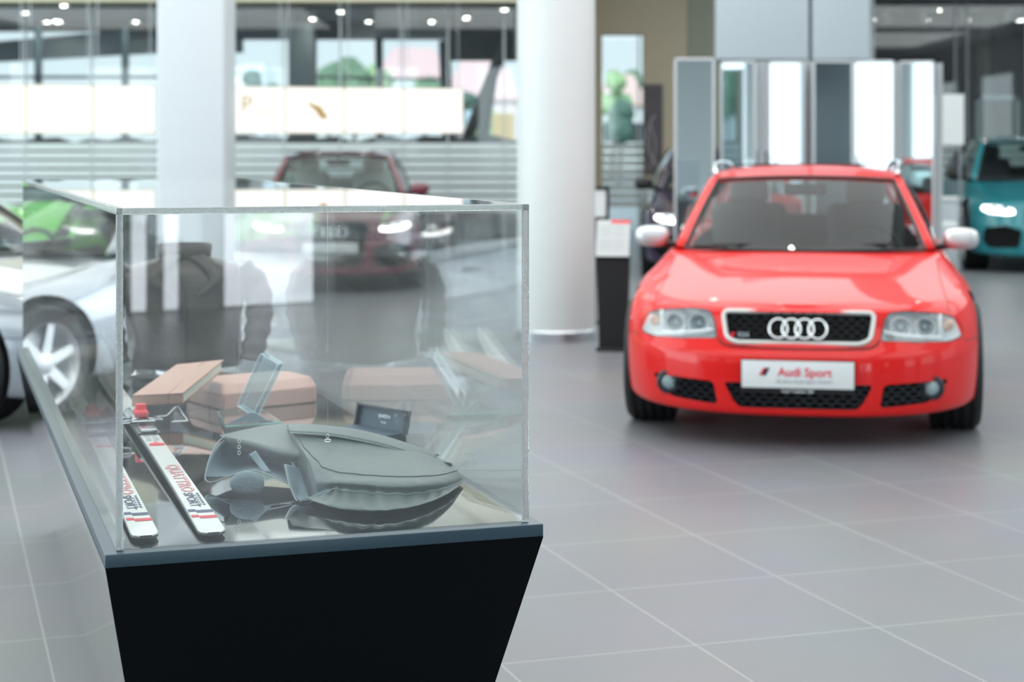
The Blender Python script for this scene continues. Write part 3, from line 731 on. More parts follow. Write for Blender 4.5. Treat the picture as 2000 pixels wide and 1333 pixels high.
# book, its stand, tan box, glass award, small case ----------------------
def quadpts(spec): return [W(*s) for s in spec]
def book():
    FL, FR, BR, BL = quadpts([(258, 773, 4.72), (357, 768, 4.76), (437, 703, 4.98), (345, 712, 4.94)])
    n = (FR-FL).cross(BL-FL).normalized(); 
    if n.z < 0: n = -n
    t = .033
    r = empty('tan_book', (FL+FR)/2-n*t, 0, 'tan leather-bound book tilted on a clear stand in the display case', 'book')
    tan = newmat('tan_cover', (196, 158, 142), .5, bump=.1, bscale=200); pg = newmat('page_block', (232, 232, 214), .7)
    bm = bmesh.new(); slab(bm, [FL, FR, BR, BL], -n, .0035); slab(bm, [FL-n*(t-.0035), FR-n*(t-.0035), BR-n*(t-.0035), BL-n*(t-.0035)], -n, .0035)
    dv = (BL-FL).normalized()
    slab(bm, [FL, FR, FR-n*t, FL-n*t], dv, .004); objw('cover', bm, tan, r)
    dr = (FR-FL).normalized(); a, b, c, d = FL+dv*.004+dr*.004, FR+dv*.004-dr*.004, BR-dr*.004-dv*.006, BL+dr*.004-dv*.006
    bm = bmesh.new(); slab(bm, [p-n*.0036 for p in (a, b, c, d)], -n, t-.0073); objw('page_block', bm, pg, r)
    # groove line along the cover near the spine side
    bm = bmesh.new(); g1 = FL.lerp(FR, .72)+n*.0002; g2 = BL.lerp(BR, .60)+n*.0002; tube(bm, [g1, g2], .0009, 6); tube(bm, [FL.lerp(FR, .72)-dv*.0002, FL.lerp(FR, .72)-n*t-dv*.0002], .0008, 6); objw('seam', bm, newmat('seam_brown', (150, 108, 92), .6), r)
    s = empty('book_stand', ((FL+FR+BL+BR)/4).xy.to_3d()+Vector((0, 0, PT)), 0, 'clear acrylic wedge stand under the tan book', 'stand')
    bm = bmesh.new(); e = n*(t+.0015)
    A, B, C_, D = FL.lerp(FR, .25)-e, FL.lerp(FR, .75)-e, BR.lerp(BL, .25)-e, BR.lerp(BL, .75)-e
    slab(bm, [A, B, C_, D], -n, .004); objw('shelf', bm, M_clear, s, smooth=False)
    for p, q in ((A, D), (B, C_)):
        pz = lambda v: Vector((v.x, v.y, PT+.0005))
        bm = bmesh.new(); slab(bm, [p-n*.004, q-n*.004, pz(q), pz(p)], (B-A).normalized(), .004); objw('side_plate', bm, M_clear, s, smooth=False)
book()
def tan_box():
    FR = W(628, 787, 5.08); FL = W(436, 804, 4.90); FR.z = FL.z = PT+.0008
    ex = (FR-FL).normalized(); ey = Vector((-ex.y, ex.x, 0)); L = (FR-FL).length
    r = empty('tan_box', FL, math.atan2(ex.y, ex.x), 'tan leather-covered box behind the glass award in the display case', 'box')
    tan = newmat('tan_box_leather', (196, 158, 144), .5, bump=.1, bscale=180)
    def P(x, y, z): return (x, y, z)
    h = .070; pl = [(0, 0), (L*.5, -.006), (L-.025, 0), (L, .03), (L+.004, .2), (L-.02, .25), (0, .25)]
    bm = bmesh.new(); slab(bm, [Vector((*p, 0)) for p in pl], Vector((0, 0, 1)), h*.60)
    bmesh.ops.bevel(bm, geom=list(bm.edges), offset=.003, segments=2, affect='EDGES'); obj('body', bm, tan, r)
    bm = bmesh.new(); top = [(x*.985+.003, y*.97+.004) for x, y in pl]
    a = [bm.verts.new((x, y, h*.605)) for x, y in pl]; b = [bm.verts.new((x*.94+.01, y*.80+.026, h)) for x, y in pl]; n = len(pl)
    bm.faces.new(a[::-1]); bm.faces.new(b)
    for i in range(n): bm.faces.new((a[i], a[(i+1) % n], b[(i+1) % n], b[i]))
    bmesh.ops.bevel(bm, geom=list(bm.edges), offset=.003, segments=2, affect='EDGES'); obj('lid', bm, tan, r)
tan_box()
M_gl = glassmat('award_glass', (.66, .80, .84), .09); M_gle = newmat('green_glass_edge', (110, 190, 176), .1, coat=1)
def award():
    base = [W(425, 800, 4.82), W(512, 792, 4.86), W(551, 826, 4.62), W(441, 838, 4.56)]
    for p in base: p.z = PT+.014
    c = sum(base, Vector())/4
    r = empty('glass_award', (c.x, c.y, PT), 0, 'glass award with a leaning slab on a square glass foot, behind the bag', 'award')
    bm = bmesh.new(); slab(bm, base, Vector((0, 0, -1)), .007); objw('foot', bm, M_gl, r, smooth=False)
    bm = bmesh.new(); slab(bm, [c+(p-c)*.93-Vector((0, 0, .0075)) for p in base], Vector((0, 0, -1)), .0062); objw('lower_foot', bm, M_gl, r, smooth=False)
    bm = bmesh.new()
    for i in range(4): a, b = base[i], base[(i+1) % 4]; o = Vector((0, 0, -.0035)); tube(bm, [a+o, b+o], .0016, 4)
    objw('foot_edge', bm, M_gle, r)
    q = [W(463, 793, 4.72), W(493, 812, 4.66), W(543, 712, 4.72), W(509, 691, 4.78)]
    th = Vector((.014, .016, 0))
    bm = bmesh.new(); slab(bm, q, th.normalized(), th.length); objw('slab', bm, M_gl, r, smooth=False)
    bm = bmesh.new()
    for i in range(4): tube(bm, [q[i], q[(i+1) % 4]], .0009, 4); tube(bm, [q[i]+th, q[(i+1) % 4]+th], .0009, 4)
    objw('slab_edge', bm, newmat('bright_glass_edge', (190, 214, 222), .1), r)
    bm = bmesh.new(); a, b, c2, d = W(444, 828, 4.575), W(490, 806, 4.575), W(500, 808, 4.575), W(524, 822, 4.575)
    slab(bm, [a, b, c2, d], Vector((0, 1, 0)), .004); tube(bm, [W(493, 812, 4.57), W(493, 812, 4.60)], .003, 8); objw('bracket', bm, newmat('bracket_metal', (120, 140, 150), .3, metal=.6), r)
award()
def small_case():
    a, b = W(646, 851, 4.45), W(742, 866, 4.30); a.z = b.z = PT
    ex = (b-a).normalized(); L = (b-a).length
    r = empty('small_black_case', a, math.atan2(ex.y, ex.x), 'small black presentation case with its lid open behind the leather bag', 'case')
    sat = newmat('grey_satin_lining', (70, 88, 104), .6)
    bm = bmesh.new(); box(bm, 0, L, 0, .085, .0005, .022, None, .003); obj('body', bm, M_black, r)
    bm = bmesh.new(); box(bm, .006, L-.006, .006, .08, .022, .026, None, .001); obj('lining', bm, sat, r)
    T = Matrix.Translation((0, .085, .022)) @ Matrix.Rotation(math.radians(-12), 4, 'X')
    bm = bmesh.new(); hh = .058
    box(bm, 0, L, 0, .004, 0, hh, T); box(bm, 0, .006, -.014, 0, 0, hh, T); box(bm, L-.006, L, -.014, 0, 0, hh, T); box(bm, 0, L, -.014, 0, hh-.005, hh, T)
    obj('lid', bm, M_black, r)
    bm = bmesh.new(); box(bm, .006, L-.006, -.001, -.0003, .002, hh-.006, T); o = obj('lid_lining', bm, sat, r)
    text('quattro', .016, .0002, M_white, r, T @ Matrix.Translation((L*.52, -.0016, .036)) @ Matrix.Rotation(PI/2, 4, 'X'), bold=.0003)
    text('design', .009, .0002, M_white, r, T @ Matrix.Translation((L*.52, -.0016, .02)) @ Matrix.Rotation(PI/2, 4, 'X'))
small_case()

# leather bag -------------------------------------------------------------
M_lea = newmat('grey_green_leather', (94, 105, 104), .42, bump=.18, bscale=260, var=.06, vscale=12)
M_lea2 = newmat('leather_inside', (98, 116, 124), .55, bump=.12, bscale=200, var=.08, vscale=14)
M_pipe = newmat('leather_piping', (130, 146, 148), .4)
def bag():
    c = L2W(.47, .52, PT)
    r = empty('leather_bag', c, 0, 'grey-green leather bag lying folded in the display case, strap end at left', 'bag')
    rows = [
        [(606, 976, 3.65), (650, 994, 3.56), (705, 1001, 3.52), (760, 1000, 3.525), (818, 989, 3.58), (866, 969, 3.69), (897, 948, 3.81)],
        [(592, 971, 3.59), (642, 988, 3.52), (700, 996, 3.48), (760, 996, 3.48), (822, 986, 3.54), (874, 965, 3.66), (902, 945, 3.79)],
        [(618, 968, 3.64), (652, 957, 3.60), (695, 961, 3.56), (760, 966, 3.55), (825, 963, 3.60), (874, 953, 3.70), (904, 940, 3.82)],
        [(616, 940, 3.64), (656, 942, 3.58), (702, 945, 3.55), (765, 949, 3.55), (828, 948, 3.59), (874, 942, 3.69), (901, 932, 3.82)],
        [(606, 905, 3.70), (662, 923, 3.63), (708, 928, 3.60), (770, 931, 3.60), (832, 931, 3.64), (868, 927, 3.73), (893, 920, 3.84)],
        [(585, 872, 3.80), (640, 886, 3.76), (700, 893, 3.74), (760, 898, 3.74), (815, 903, 3.77), (855, 909, 3.82), (888, 914, 3.87)],
        [(566, 842, 3.93), (630, 844, 3.92), (690, 850, 3.91), (745, 859, 3.90), (800, 874, 3.89), (845, 890, 3.89), (884, 907, 3.90)],
        [(570, 900, 4.03), (635, 900, 4.03), (692, 900, 4.03), (745, 902, 4.03), (798, 905, 4.03), (842, 912, 4.0), (880, 920, 3.96)],
    ]
    P = [[W(*q) for q in row] for row in rows]
    for p in P[0]: p.z = PT+.004
    for p in P[7]: p.z = PT+.006
    G = splgrid(P, 6, 9)
    # gathers along the front seam
    n1, n2 = len(G), len(G[0])
    for i in range(n1):
        for j in range(n2):
            k = math.exp(-((i-12)/5.0)**2)*min(1, j/6, (n2-1-j)/3)
            p = G[i][j]
            d = (.0022*math.sin(j*1.35+.3*math.sin(i))+.0022*noise.noise(Vector((j*.55, i*.25, 3))))*k
            p.y -= d*1.4; p.z += d*.8+ .0012*noise.noise(p*30)
    bm = bmesh.new(); V = grid(bm, G, cyc_u=True)
    bm.faces.new([V[i][0] for i in range(n1)]); bm.faces.new([V[i][-1] for i in range(n1)][::-1])
    bmesh.ops.recalc_face_normals(bm, faces=bm.faces); objw('pouch', bm, M_lea, r, angle=75)
    # seams as raised piping following the surface
    def line(i, j0, j1, rad, m, nm, off=.001):
        bm = bmesh.new(); pts = [G[i][j]+Vector((0, -off, off)) for j in range(j0, j1)]; tube(bm, pts, rad, 6); return objw(nm, bm, m, r)
    line(12, 0, n2, .0016, M_pipe, 'seam_piping'); line(24, 4, n2, .0009, newmat('stitch_dark', (52, 62, 64), .6), 'stitch_line')
    bm = bmesh.new(); pts = [G[24+int((36-24)*k/10)][max(0, 4-int(k*.4))]+Vector((0, -.001, .0012)) for k in range(10)]; tube(bm, pts, .0009, 6); objw('stitch_line', bm, bpy.data.materials['stitch_dark'], r)
    # pocket opening: flap lip along the ridge with dark slit and zip end
    lip = [W(*q) for q in ((566, 846, 3.86), (600, 848, 3.85), (650, 852, 3.84), (700, 861, 3.83), (750, 872, 3.82), (800, 887, 3.83), (850, 901, 3.86))]
    top = [W(*q) for q in ((560, 835, 3.97), (600, 832, 3.97), (650, 836, 3.95), (700, 843, 3.93), (750, 855, 3.91), (800, 871, 3.90), (856, 892, 3.90))]
    mid = [a.lerp(b, .5)+Vector((0, 0, .006)) for a, b in zip(lip, top)]
    Gf = splgrid([lip, mid, top], 4, 6); bm = bmesh.new(); grid(bm, Gf)
    o = objw('pocket_flap', bm, M_lea, r, angle=80); md = o.modifiers.new('s', 'SOLIDIFY'); md.thickness = .004; md.offset = 1
    bm = bmesh.new(); tube(bm, [p+Vector((0, -.001, .0005)) for p in spl(lip, 6)], .0018, 6); objw('flap_edge', bm, M_pipe, r)
    bm = bmesh.new(); sl = spl([W(*q) for q in ((700, 858, 3.88), (760, 873, 3.87), (810, 888, 3.865), (850, 901, 3.86), (882, 909, 3.87))], 6)
    tube(bm, sl, [.003]*(len(sl)-3)+[.0045, .0045, .003], 8); objw('zip_cord', bm, M_black, r)
    # snap and ring
    bm = bmesh.new(); p = W(640, 848, 3.85); lathe(bm, [(0, .002), (.003, .002), (.004, 0)], 12, Matrix.Translation(p) @ Matrix.Rotation(PI/2, 4, 'X')); tube(bm, [W(640, 861, 3.80)+Vector((.007*math.cos(a), 0, .003*math.sin(a))) for a in [i*PI/6 for i in range(12)]], .0012, 6, closed=True)
    objw('ring', bm, M_chr, r)
    # back drape towards the strap end
    A = [[W(*q) for q in row] for row in (
        [(430, 853, 3.98), (478, 842, 4.0), (525, 833, 4.02), (575, 830, 4.02), (628, 834, 3.98)],
        [(436, 856, 3.92), (482, 856, 3.93), (530, 852, 3.94), (580, 848, 3.93), (632, 850, 3.9)],
        [(440, 855, 3.86), (498, 868, 3.84), (548, 882, 3.82), (598, 885, 3.80), (634, 884, 3.8)])]
    A2 = [[p.lerp(q, .45)+Vector((0, 0, -.012)) for p, q in zip(A[2], [W(*q) for q in ((470, 872, 3.9), (505, 880, 3.9), (560, 893, 3.88), (600, 905, 3.84), (640, 925, 3.76))])]]
    Ga = splgrid(A+A2, 5, 7); bm = bmesh.new(); grid(bm, Ga)
    o = objw('drape', bm, M_lea, r, angle=80); md = o.modifiers.new('s', 'SOLIDIFY'); md.thickness = .003; md.offset = -1
    # open strap end: lining sheet with a light rolled edge
    B = [[W(*q) for q in row] for row in (
        [(440, 856, 3.90), (478, 868, 3.90), (520, 880, 3.90), (565, 890, 3.88)],
        [(418, 882, 3.86), (462, 892, 3.92), (512, 900, 3.94), (570, 908, 3.90)],
        [(404, 912, 3.82), (452, 916, 3.88), (506, 912, 3.90), (575, 930, 3.84)],
        [(402, 934, 3.80), (450, 932, 3.78), (505, 920, 3.78), (580, 952, 3.72)])]
    Gb = splgrid(B, 5, 7); bm = bmesh.new(); grid(bm, Gb)
    o = objw('strap_end', bm, M_lea2, r, angle=80); md = o.modifiers.new('s', 'SOLIDIFY'); md.thickness = .003
    ed = [W(*q) for q in ((566, 886, 3.82), (520, 874, 3.84), (475, 862, 3.85), (440, 855, 3.87), (424, 868, 3.85), (411, 893, 3.82), (402, 925, 3.79), (402, 938, 3.78), (412, 943, 3.77), (432, 937, 3.765), (458, 927, 3.76), (490, 920, 3.755), (505, 921, 3.75), (535, 932, 3.73), (572, 950, 3.70))]
    bm = bmesh.new(); tube(bm, spl(ed, 5), .0019, 6); objw('rolled_edge', bm, M_pipe, r)
    # triangular gusset and inner panels
    C_ = [[W(*q) for q in row] for row in (
        [(556, 908, 3.74), (585, 918, 3.78), (612, 930, 3.76), (640, 950, 3.66)],
        [(562, 935, 3.70), (585, 945, 3.72), (612, 950, 3.70), (646, 955, 3.63)],
        [(572, 962, 3.66), (584, 972, 3.67), (606, 970, 3.66), (650, 958, 3.60)],
        [(588, 988, 3.60), (592, 985, 3.61), (610, 978, 3.61), (648, 957, 3.60)])]
    Gc = splgrid(C_, 4, 6); bm = bmesh.new(); grid(bm, Gc); o = objw('gusset', bm, M_lea2, r, angle=80); md = o.modifiers.new('s', 'SOLIDIFY'); md.thickness = .003
    bm = bmesh.new(); tube(bm, spl([W(*q) for q in ((556, 908, 3.735), (562, 935, 3.695), (571, 962, 3.655), (588, 988, 3.60), (615, 977, 3.595), (650, 956, 3.59))], 5), .0014, 6); objw('gusset_edge', bm, M_pipe, r)
    D = [[W(*q) for q in row] for row in (
        [(570, 890, 3.84), (600, 896, 3.82), (618, 905, 3.78)], [(578, 910, 3.86), (604, 918, 3.82), (630, 930, 3.74)], [(600, 928, 3.82), (625, 942, 3.76), (646, 956, 3.68)])]
    Gd = splgrid(D, 4, 5); bm = bmesh.new(); grid(bm, Gd); o = objw('inner_pocket', bm, M_lea2, r, angle=80); md = o.modifiers.new('s', 'SOLIDIFY'); md.thickness = .002
    # gathered pad under the strap end
    bm = bmesh.new(); cpt = W(486, 948, 3.70); rows = []
    for i in range(15):
        th = PI*i/14; row = []
        for k in range(32):
            a = 2*PI*k/32; rr = math.sin(th)**.7
            x = .036*rr*math.cos(a)*(1-.12*math.cos(a)); z = .027*rr*math.sin(a); y = .016*math.cos(th)
            q = .0018*math.sin(z*700+3*math.sin(x*90))*(1-abs(x)/.04)
            row.append(cpt+Vector((x+.008*z/.027, -y-q, z-.18*x+.002)))
        rows.append(row)
    grid(bm, rows, cyc_v=True); bmesh.ops.remove_doubles(bm, verts=bm.verts, dist=.0004); bmesh.ops.recalc_face_normals(bm, faces=bm.faces); objw('gathered_pad', bm, M_lea2, r, angle=80)
    E = [[W(*q) for q in row] for row in ([(487, 889, 3.80), (500, 881, 3.80)], [(500, 905, 3.79), (513, 900, 3.79)], [(514, 924, 3.77), (531, 925, 3.77)])]
    bm = bmesh.new(); grid(bm, splgrid(E, 4, 3)); o = objw('strap_tab', bm, newmat('strap_tab_leather', (112, 132, 140), .5), r); md = o.modifiers.new('s', 'SOLIDIFY'); md.thickness = .003
bag()
for c in bpy.data.objects['leather_bag'].children:
    for v in c.data.vertices: v.co.z = max(v.co.z, .0045)
# clear clips on nylon threads holding the bag's flaps
def clips():
    M_th = glassmat('nylon', (.9, .93, .95), .2)
    for (px, py, Z, lb) in ((467, 862, 3.82, 'row of tiny clear clips on a nylon thread at the strap end'), (640, 852, 3.80, 'clear nylon thread holding up the pocket flap')):
        t = W(px, py, Z); r = empty('nylon_thread', t, 0, lb, 'thread')
        bm = bmesh.new(); tube(bm, [t+Vector((0, 0, (.6265+.65-.012)-t.z)), t], .00035, 5); objw('thread', bm, M_th, r)
        bm = bmesh.new(); n = 3 if px < 500 else 1
        for k in range(n):
            c = t+Vector((0, 0, -.013*k)); tube(bm, [c+Vector((.003*math.cos(a), 0, .0045*math.sin(a))) for a in [i*PI/5 for i in range(10)]], .0007, 5, closed=True)
        objw('clip', bm, newmat('clip_clear', (220, 232, 236), .1), r)
clips()

# jacket on a stand ---------------------------------------------------------
def jacket():
    c = L2W(.50, 2.62, PT); ang = TH-.1
    r = empty('leather_jacket', (c.x, c.y, PT+.017), ang, 'dark leather jacket upright on a bust at the back of the display case', 'jacket')
    ml = newmat('dark_leather_jacket', (70, 64, 58), .34, bump=.3, bscale=90, var=.12, vscale=9)
    prof = [(0, .185, .105), (.03, .19, .11), (.10, .185, .105), (.2, .195, .11), (.30, .215, .115), (.36, .215, .105), (.395, .17, .085), (.42, .09, .065), (.445, .07, .06)]
    bm = bmesh.new(); rows = []
    for i in range(49):
        z = .445*i/48; a = itp([(p[0], p[1]) for p in prof], z); b = itp([(p[0], p[2]) for p in prof], z); row = []
        for k in range(64):
            t = 2*PI*k/64; ct, st = math.cos(t), math.sin(t)
            f = 1+.07*noise.noise(Vector((ct*2.2, st*2.2, z*7)))+.05*abs(noise.noise(Vector((ct*5, st*5+z*9, z*4))))
            row.append(Vector((a*f*math.copysign(abs(ct)**.85, ct), b*f*math.copysign(abs(st)**.85, st), z)))
        rows.append(row)
    V = grid(bm, rows, cyc_v=True); bm.faces.new(V[0][::-1]); obj('torso', bm, ml, r, angle=80)
    for s in (-1, 1):
        bm = bmesh.new(); pts = spl([Vector((s*.18, 0, .37)), Vector((s*.235, -.01, .31)), Vector((s*.25, -.03, .2)), Vector((s*.235, -.05, .10)), Vector((s*.22, -.06, .02))], 6)
        tube(bm, pts, [.055-.018*i/(len(pts)-1)+.004*math.sin(i*1.7) for i in range(len(pts))], 20); o = obj('sleeve', bm, ml, r, angle=80)
        bm = bmesh.new(); cz = [Vector((s*.01, -.068, .43)), Vector((s*.05, -.10, .40)), Vector((s*.085, -.125, .34)), Vector((s*.03, -.122, .28))]
        G = [[p+Vector((s*w, -.004, .01*w*20)) for p in spl(cz, 5)] for w in (-.004, .02, .045)]
        grid(bm, G); o = obj('lapel', bm, ml, r, angle=80); md = o.modifiers.new('s', 'SOLIDIFY'); md.thickness = .006
    bm = bmesh.new(); lathe(bm, [(.075, .41), (.088, .425), (.092, .47), (.085, .475), (.078, .43)], 40, Matrix.Diagonal((1, .85, 1, 1)), close=True); obj('collar', bm, ml, r, angle=80)
    bm = bmesh.new(); tube(bm, spl([Vector((0, -.135, .0)), Vector((.002, -.13, .12)), Vector((0, -.132, .28)), Vector((-.02, -.11, .36))], 6), .0022, 6); obj('zip', bm, M_black, r)
    bm = bmesh.new(); box(bm, -.03, -.012, -.135, -.125, .18, .25); obj('zip_pull', bm, M_black, r)
    bm = bmesh.new(); lathe(bm, [(0, -.019), (.1, -.019), (.1, -.012), (.012, -.008), (.012, .005), (0, .005)], 28); obj('stand_foot', bm, M_alu, r)
jacket()
bpy.data.objects['leather_jacket'].scale = (.98, .9, .86)

# ---------------------------------------------------------------- cars
M_shut = newmat('shut_line', (40, 12, 12), .6)
M_well = newmat('wheel_well', (12, 13, 14), .8)
M_lampw = newmat('lamp_body_grey', (240, 244, 246), .3)
M_lampr = newmat('lamp_reflector', (236, 242, 244), .22, metal=.45)
M_amber = newmat('amber_lens', (214, 178, 160), .2)
V1 = .05   # station where the rounded nose meets the flanks
def ringset():
    # name: nose v, width factor, z knots (v, z), width knots
    fl = lambda d: [(-.9, .872-d), (-.35, .888-d), (0, .900-d), (.36, .893-d), (.62, .868-d), (1.3, .862-d), (2.1, .868-d), (2.6, .90-d), (2.95, .885-d), (3.6, .82-d)]
    R = []
    R.append((-.80, [(-.9, .165), (-.3, .17), (.4, .19), (3.6, .2)], fl(.10), 3.55))
    R.append((-.845, [(-.9, .158), (-.3, .175), (.4, .20), (3.6, .22)], fl(.055), 3.60))
    R.append((-.868, [(-.9, .185), (-.3, .20), (.4, .235), (3.6, .26)], fl(.018), 3.64))
    R.append((-.876, [(-.9, .30), (.4, .33), (3.6, .36)], fl(.0), 3.66))
    R.append((-.870, [(-.9, .425), (.0, .43), (3.6, .46)], fl(-.002), 3.66))
    R.append((-.842, [(-.9, .482), (-.4, .495), (0, .53), (.6, .56), (3.6, .60)], fl(.002), 3.62))
    R.append((-.800, [(-.9, .560), (-.4, .575), (0, .605), (.5, .65), (1.3, .69), (3.6, .70)], fl(.016), 3.58))
    R.append((-.770, [(-.9, .632), (-.4, .640), (0, .672), (.4, .722), (.8, .765), (1.6, .785), (2.6, .80), (3.6, .80)], fl(.048), 3.55))
    R.append((-.735, [(-.9, .648), (-.4, .672), (0, .715), (.4, .782), (.75, .838), (1.6, .852), (2.6, .872), (3.6, .88)],
              [(-.9, .80), (-.3, .80), (0, .80), (.4, .755), (.75, .735), (1.2, .76), (2.2, .765), (3.0, .74), (3.6, .66)], 3.52))
    return R
HOODC = [(-.8, .652), (-.6, .690), (-.3, .738), (0, .782), (.3, .822), (.5, .848), (.75, .858), (1.6, .87), (3.6, .89)]
def car_body_bm():
    R = ringset(); NF, NR = 16, 8; n = 2.7; VE = 3.15
    st = [('f', (PI/2)*(i/NF)) for i in range(NF)]
    vs = []
    v = V1
    while v < VE-1e-6: vs.append(v); v += .062
    st += [('s', v) for v in vs]+[('r', (PI/2)*(i/NR)) for i in range(NR+1)]
    half = []
    for kind, a in st:
        col = []
        for (vf, zk, wk, vr) in R:
            if kind == 'f':
                v = vf+(V1-vf)*(1-max(0, math.cos(a))**(2/n)) if a > 0 else vf
                u = itp(wk, v)*math.sin(a)**(2/n)
                # widths taper slightly less than the full flank near the nose
                u = min(u, itp(wk, V1))
            elif kind == 's': v = a; u = itp(wk, v)
            else:
                n2 = 3.4; v = VE+(vr-VE)*(math.sin(a)**(2/n2)); u = itp(wk, v)*max(0, math.cos(a))**(2/n2)
            col.append(Vector((u, v, itp(zk, v))))
        col = spl(col, 4)
        uK, vK, zK = col[-1]
        c = itp(HOODC, vK); NH = 9
        for q in range(1, NH+1):
            f = q/NH; col.append(Vector((uK*(1-f), vK, zK+(c-zK)*(1-(1-f)**2.2))))
        b = col[0]; col = [Vector((b.x*f/3, b.y, b.z+.02)) for f in range(0, 3)]+col
        half.append(col)
    bm = bmesh.new(); grid(bm, half)
    grid(bm, [[Vector((-p.x, p.y, p.z)) for p in c] for c in half])
    bmesh.ops.remove_doubles(bm, verts=bm.verts, dist=.0006)
    bmesh.ops.dissolve_degenerate(bm, edges=bm.edges, dist=1e-5)
    bmesh.ops.recalc_face_normals(bm, faces=bm.faces)
    return bm
def patch(bvh, poly, off, step=.03, back=False, maxv=None):
    """surface patch following the body inside a front-view polygon (u, z)"""
    xs = [p[0] for p in poly]; zs = [p[1] for p in poly]; pts = []; n = len(poly)
    for i in range(n):
        a, b = Vector(poly[i]), Vector(poly[(i+1) % n]); m = max(1, int((b-a).length/step))
        for k in range(m): pts.append(a.lerp(b, k/m))
    nb = len(pts); x = min(xs)+step/2
    while x < max(xs):
        z = min(zs)+step/2
        while z < max(zs):
            if inpoly(x, z, poly): pts.append(Vector((x, z)))
            z += step
        x += step
    vo, _, fc, *_r = delaunay_2d_cdt(pts, [(i, (i+1) % nb) for i in range(nb)], [list(range(nb))], 1, 1e-5)
    bm = bmesh.new(); V = []
    for p in vo:
        h = bvh.ray_cast(Vector((p.x, -3, p.y)), Vector((0, 1, 0))); 
        if back: h = bvh.ray_cast(Vector((p.x, 6, p.y)), Vector((0, -1, 0)))
        y = h[0].y if h[0] else -.3
        V.append(bm.verts.new((p.x, y+off, p.y)))
    for f in fc:
        try: bm.faces.new([V[i] for i in f])
        except ValueError: pass
    bmesh.ops.recalc_face_normals(bm, faces=bm.faces)
    return bm
def hexmesh(poly, cw, ch, bar, y0, depth, bvh=None, off=0):
    """honeycomb lattice filling a polygon in the (u,z) plane"""
    bm = bmesh.new(); xs = [p[0] for p in poly]; zs = [p[1] for p in poly]; r = 0; z = min(zs)-ch
    def yy(x, zz):
        if bvh is None: return y0
        h = bvh.ray_cast(Vector((x, -3, zz)), Vector((0, 1, 0))); return (h[0].y if h[0] else y0)+off
    while z < max(zs)+ch:
        x = min(xs)-cw+(cw/2 if r % 2 else 0)
        while x < max(xs)+cw:
            c = [(x-cw/2, z-ch*.25), (x-cw/2, z+ch*.25), (x, z+ch*.5), (x+cw/2, z+ch*.25)]
            for (a, b) in zip(c[:-1], c[1:]):
                mx, mz = (a[0]+b[0])/2, (a[1]+b[1])/2
                if not inpoly(mx, mz, poly): continue
                d = Vector((b[0]-a[0], 0, b[1]-a[1])); nn = Vector((-d.z, 0, d.x)).normalized()*bar/2; Y = yy(mx, mz)
                A, B = Vector((a[0], Y, a[1])), Vector((b[0], Y, b[1]))
                slab(bm, [A-nn, B-nn, B+nn, A+nn], Vector((0, 1, 0)), depth)
            x += cw
        z += ch*.75; r += 1
    return bm
def mir(poly): return [(-x, z) for x, z in poly][::-1]

def wheel(root, u, v, side, rad, w, rimcol, spokes, name='wheel', steer=0):
    M = Matrix.Rotation(PI/2*side, 4, 'Y')    # local +Z of the lathe points outwards
    hub = empty('hub', (0, 0, 0)); bpy.data.objects.remove(hub)
    rr = rad*.70
    bm = bmesh.new()
    lathe(bm, [(rr*1.02, -w*.48), (rr*.97, -w*.4), (rr*.9, -w*.1), (rr*.9, w*.3), (rr*.98, w*.46), (rr*1.03, w*.5), (rr*1.03, w*.44), (rr*.95, w*.34)], 40, M)
    lathe(bm, [(rr*.9, -w*.1), (.0, -w*.08)], 40, M)
    o = obj(name, bm, [rimcol, M_black], root); o.location = (u, v, rad)
    bm = bmesh.new()
    for k in range(spokes):
        T = M @ Matrix.Rotation(2*PI*k/spokes+.2, 4, 'Z')
        a = [Vector((.03, -.032, w*.40)), Vector((.03, .032, w*.40)), Vector((rr*.96, .024, w*.42)), Vector((rr*.96, -.024, w*.42))]
        slab(bm, [T @ p for p in a], (T.to_3x3() @ Vector((0, 0, -1))), .03)
    lathe(bm, [(0, w*.44), (.035, w*.44), (.06, w*.40), (.065, w*.25)], 24, M)
    s = obj('spokes', bm, rimcol, o)
    bm = bmesh.new()
    pr = [(rr*1.0, -w*.46), (rr*1.06, -w*.52), (rad*.93, -w*.52), (rad*.985, -w*.44)]
    for g in range(5):
        a = -w*.40+g*w*.2
        pr += [(rad, a-w*.07), (rad, a+w*.055), (rad-.009, a+w*.065), (rad-.009, a+w*.115)] if g < 4 else [(rad, a-w*.07), (rad, a+.0)]
    pr += [(rad*.985, w*.44), (rad*.93, w*.52), (rr*1.06, w*.52), (rr*1.0, w*.46)]
    lathe(bm, pr, 56, M); obj('tyre', bm, M_rub, o, angle=25)
    return o

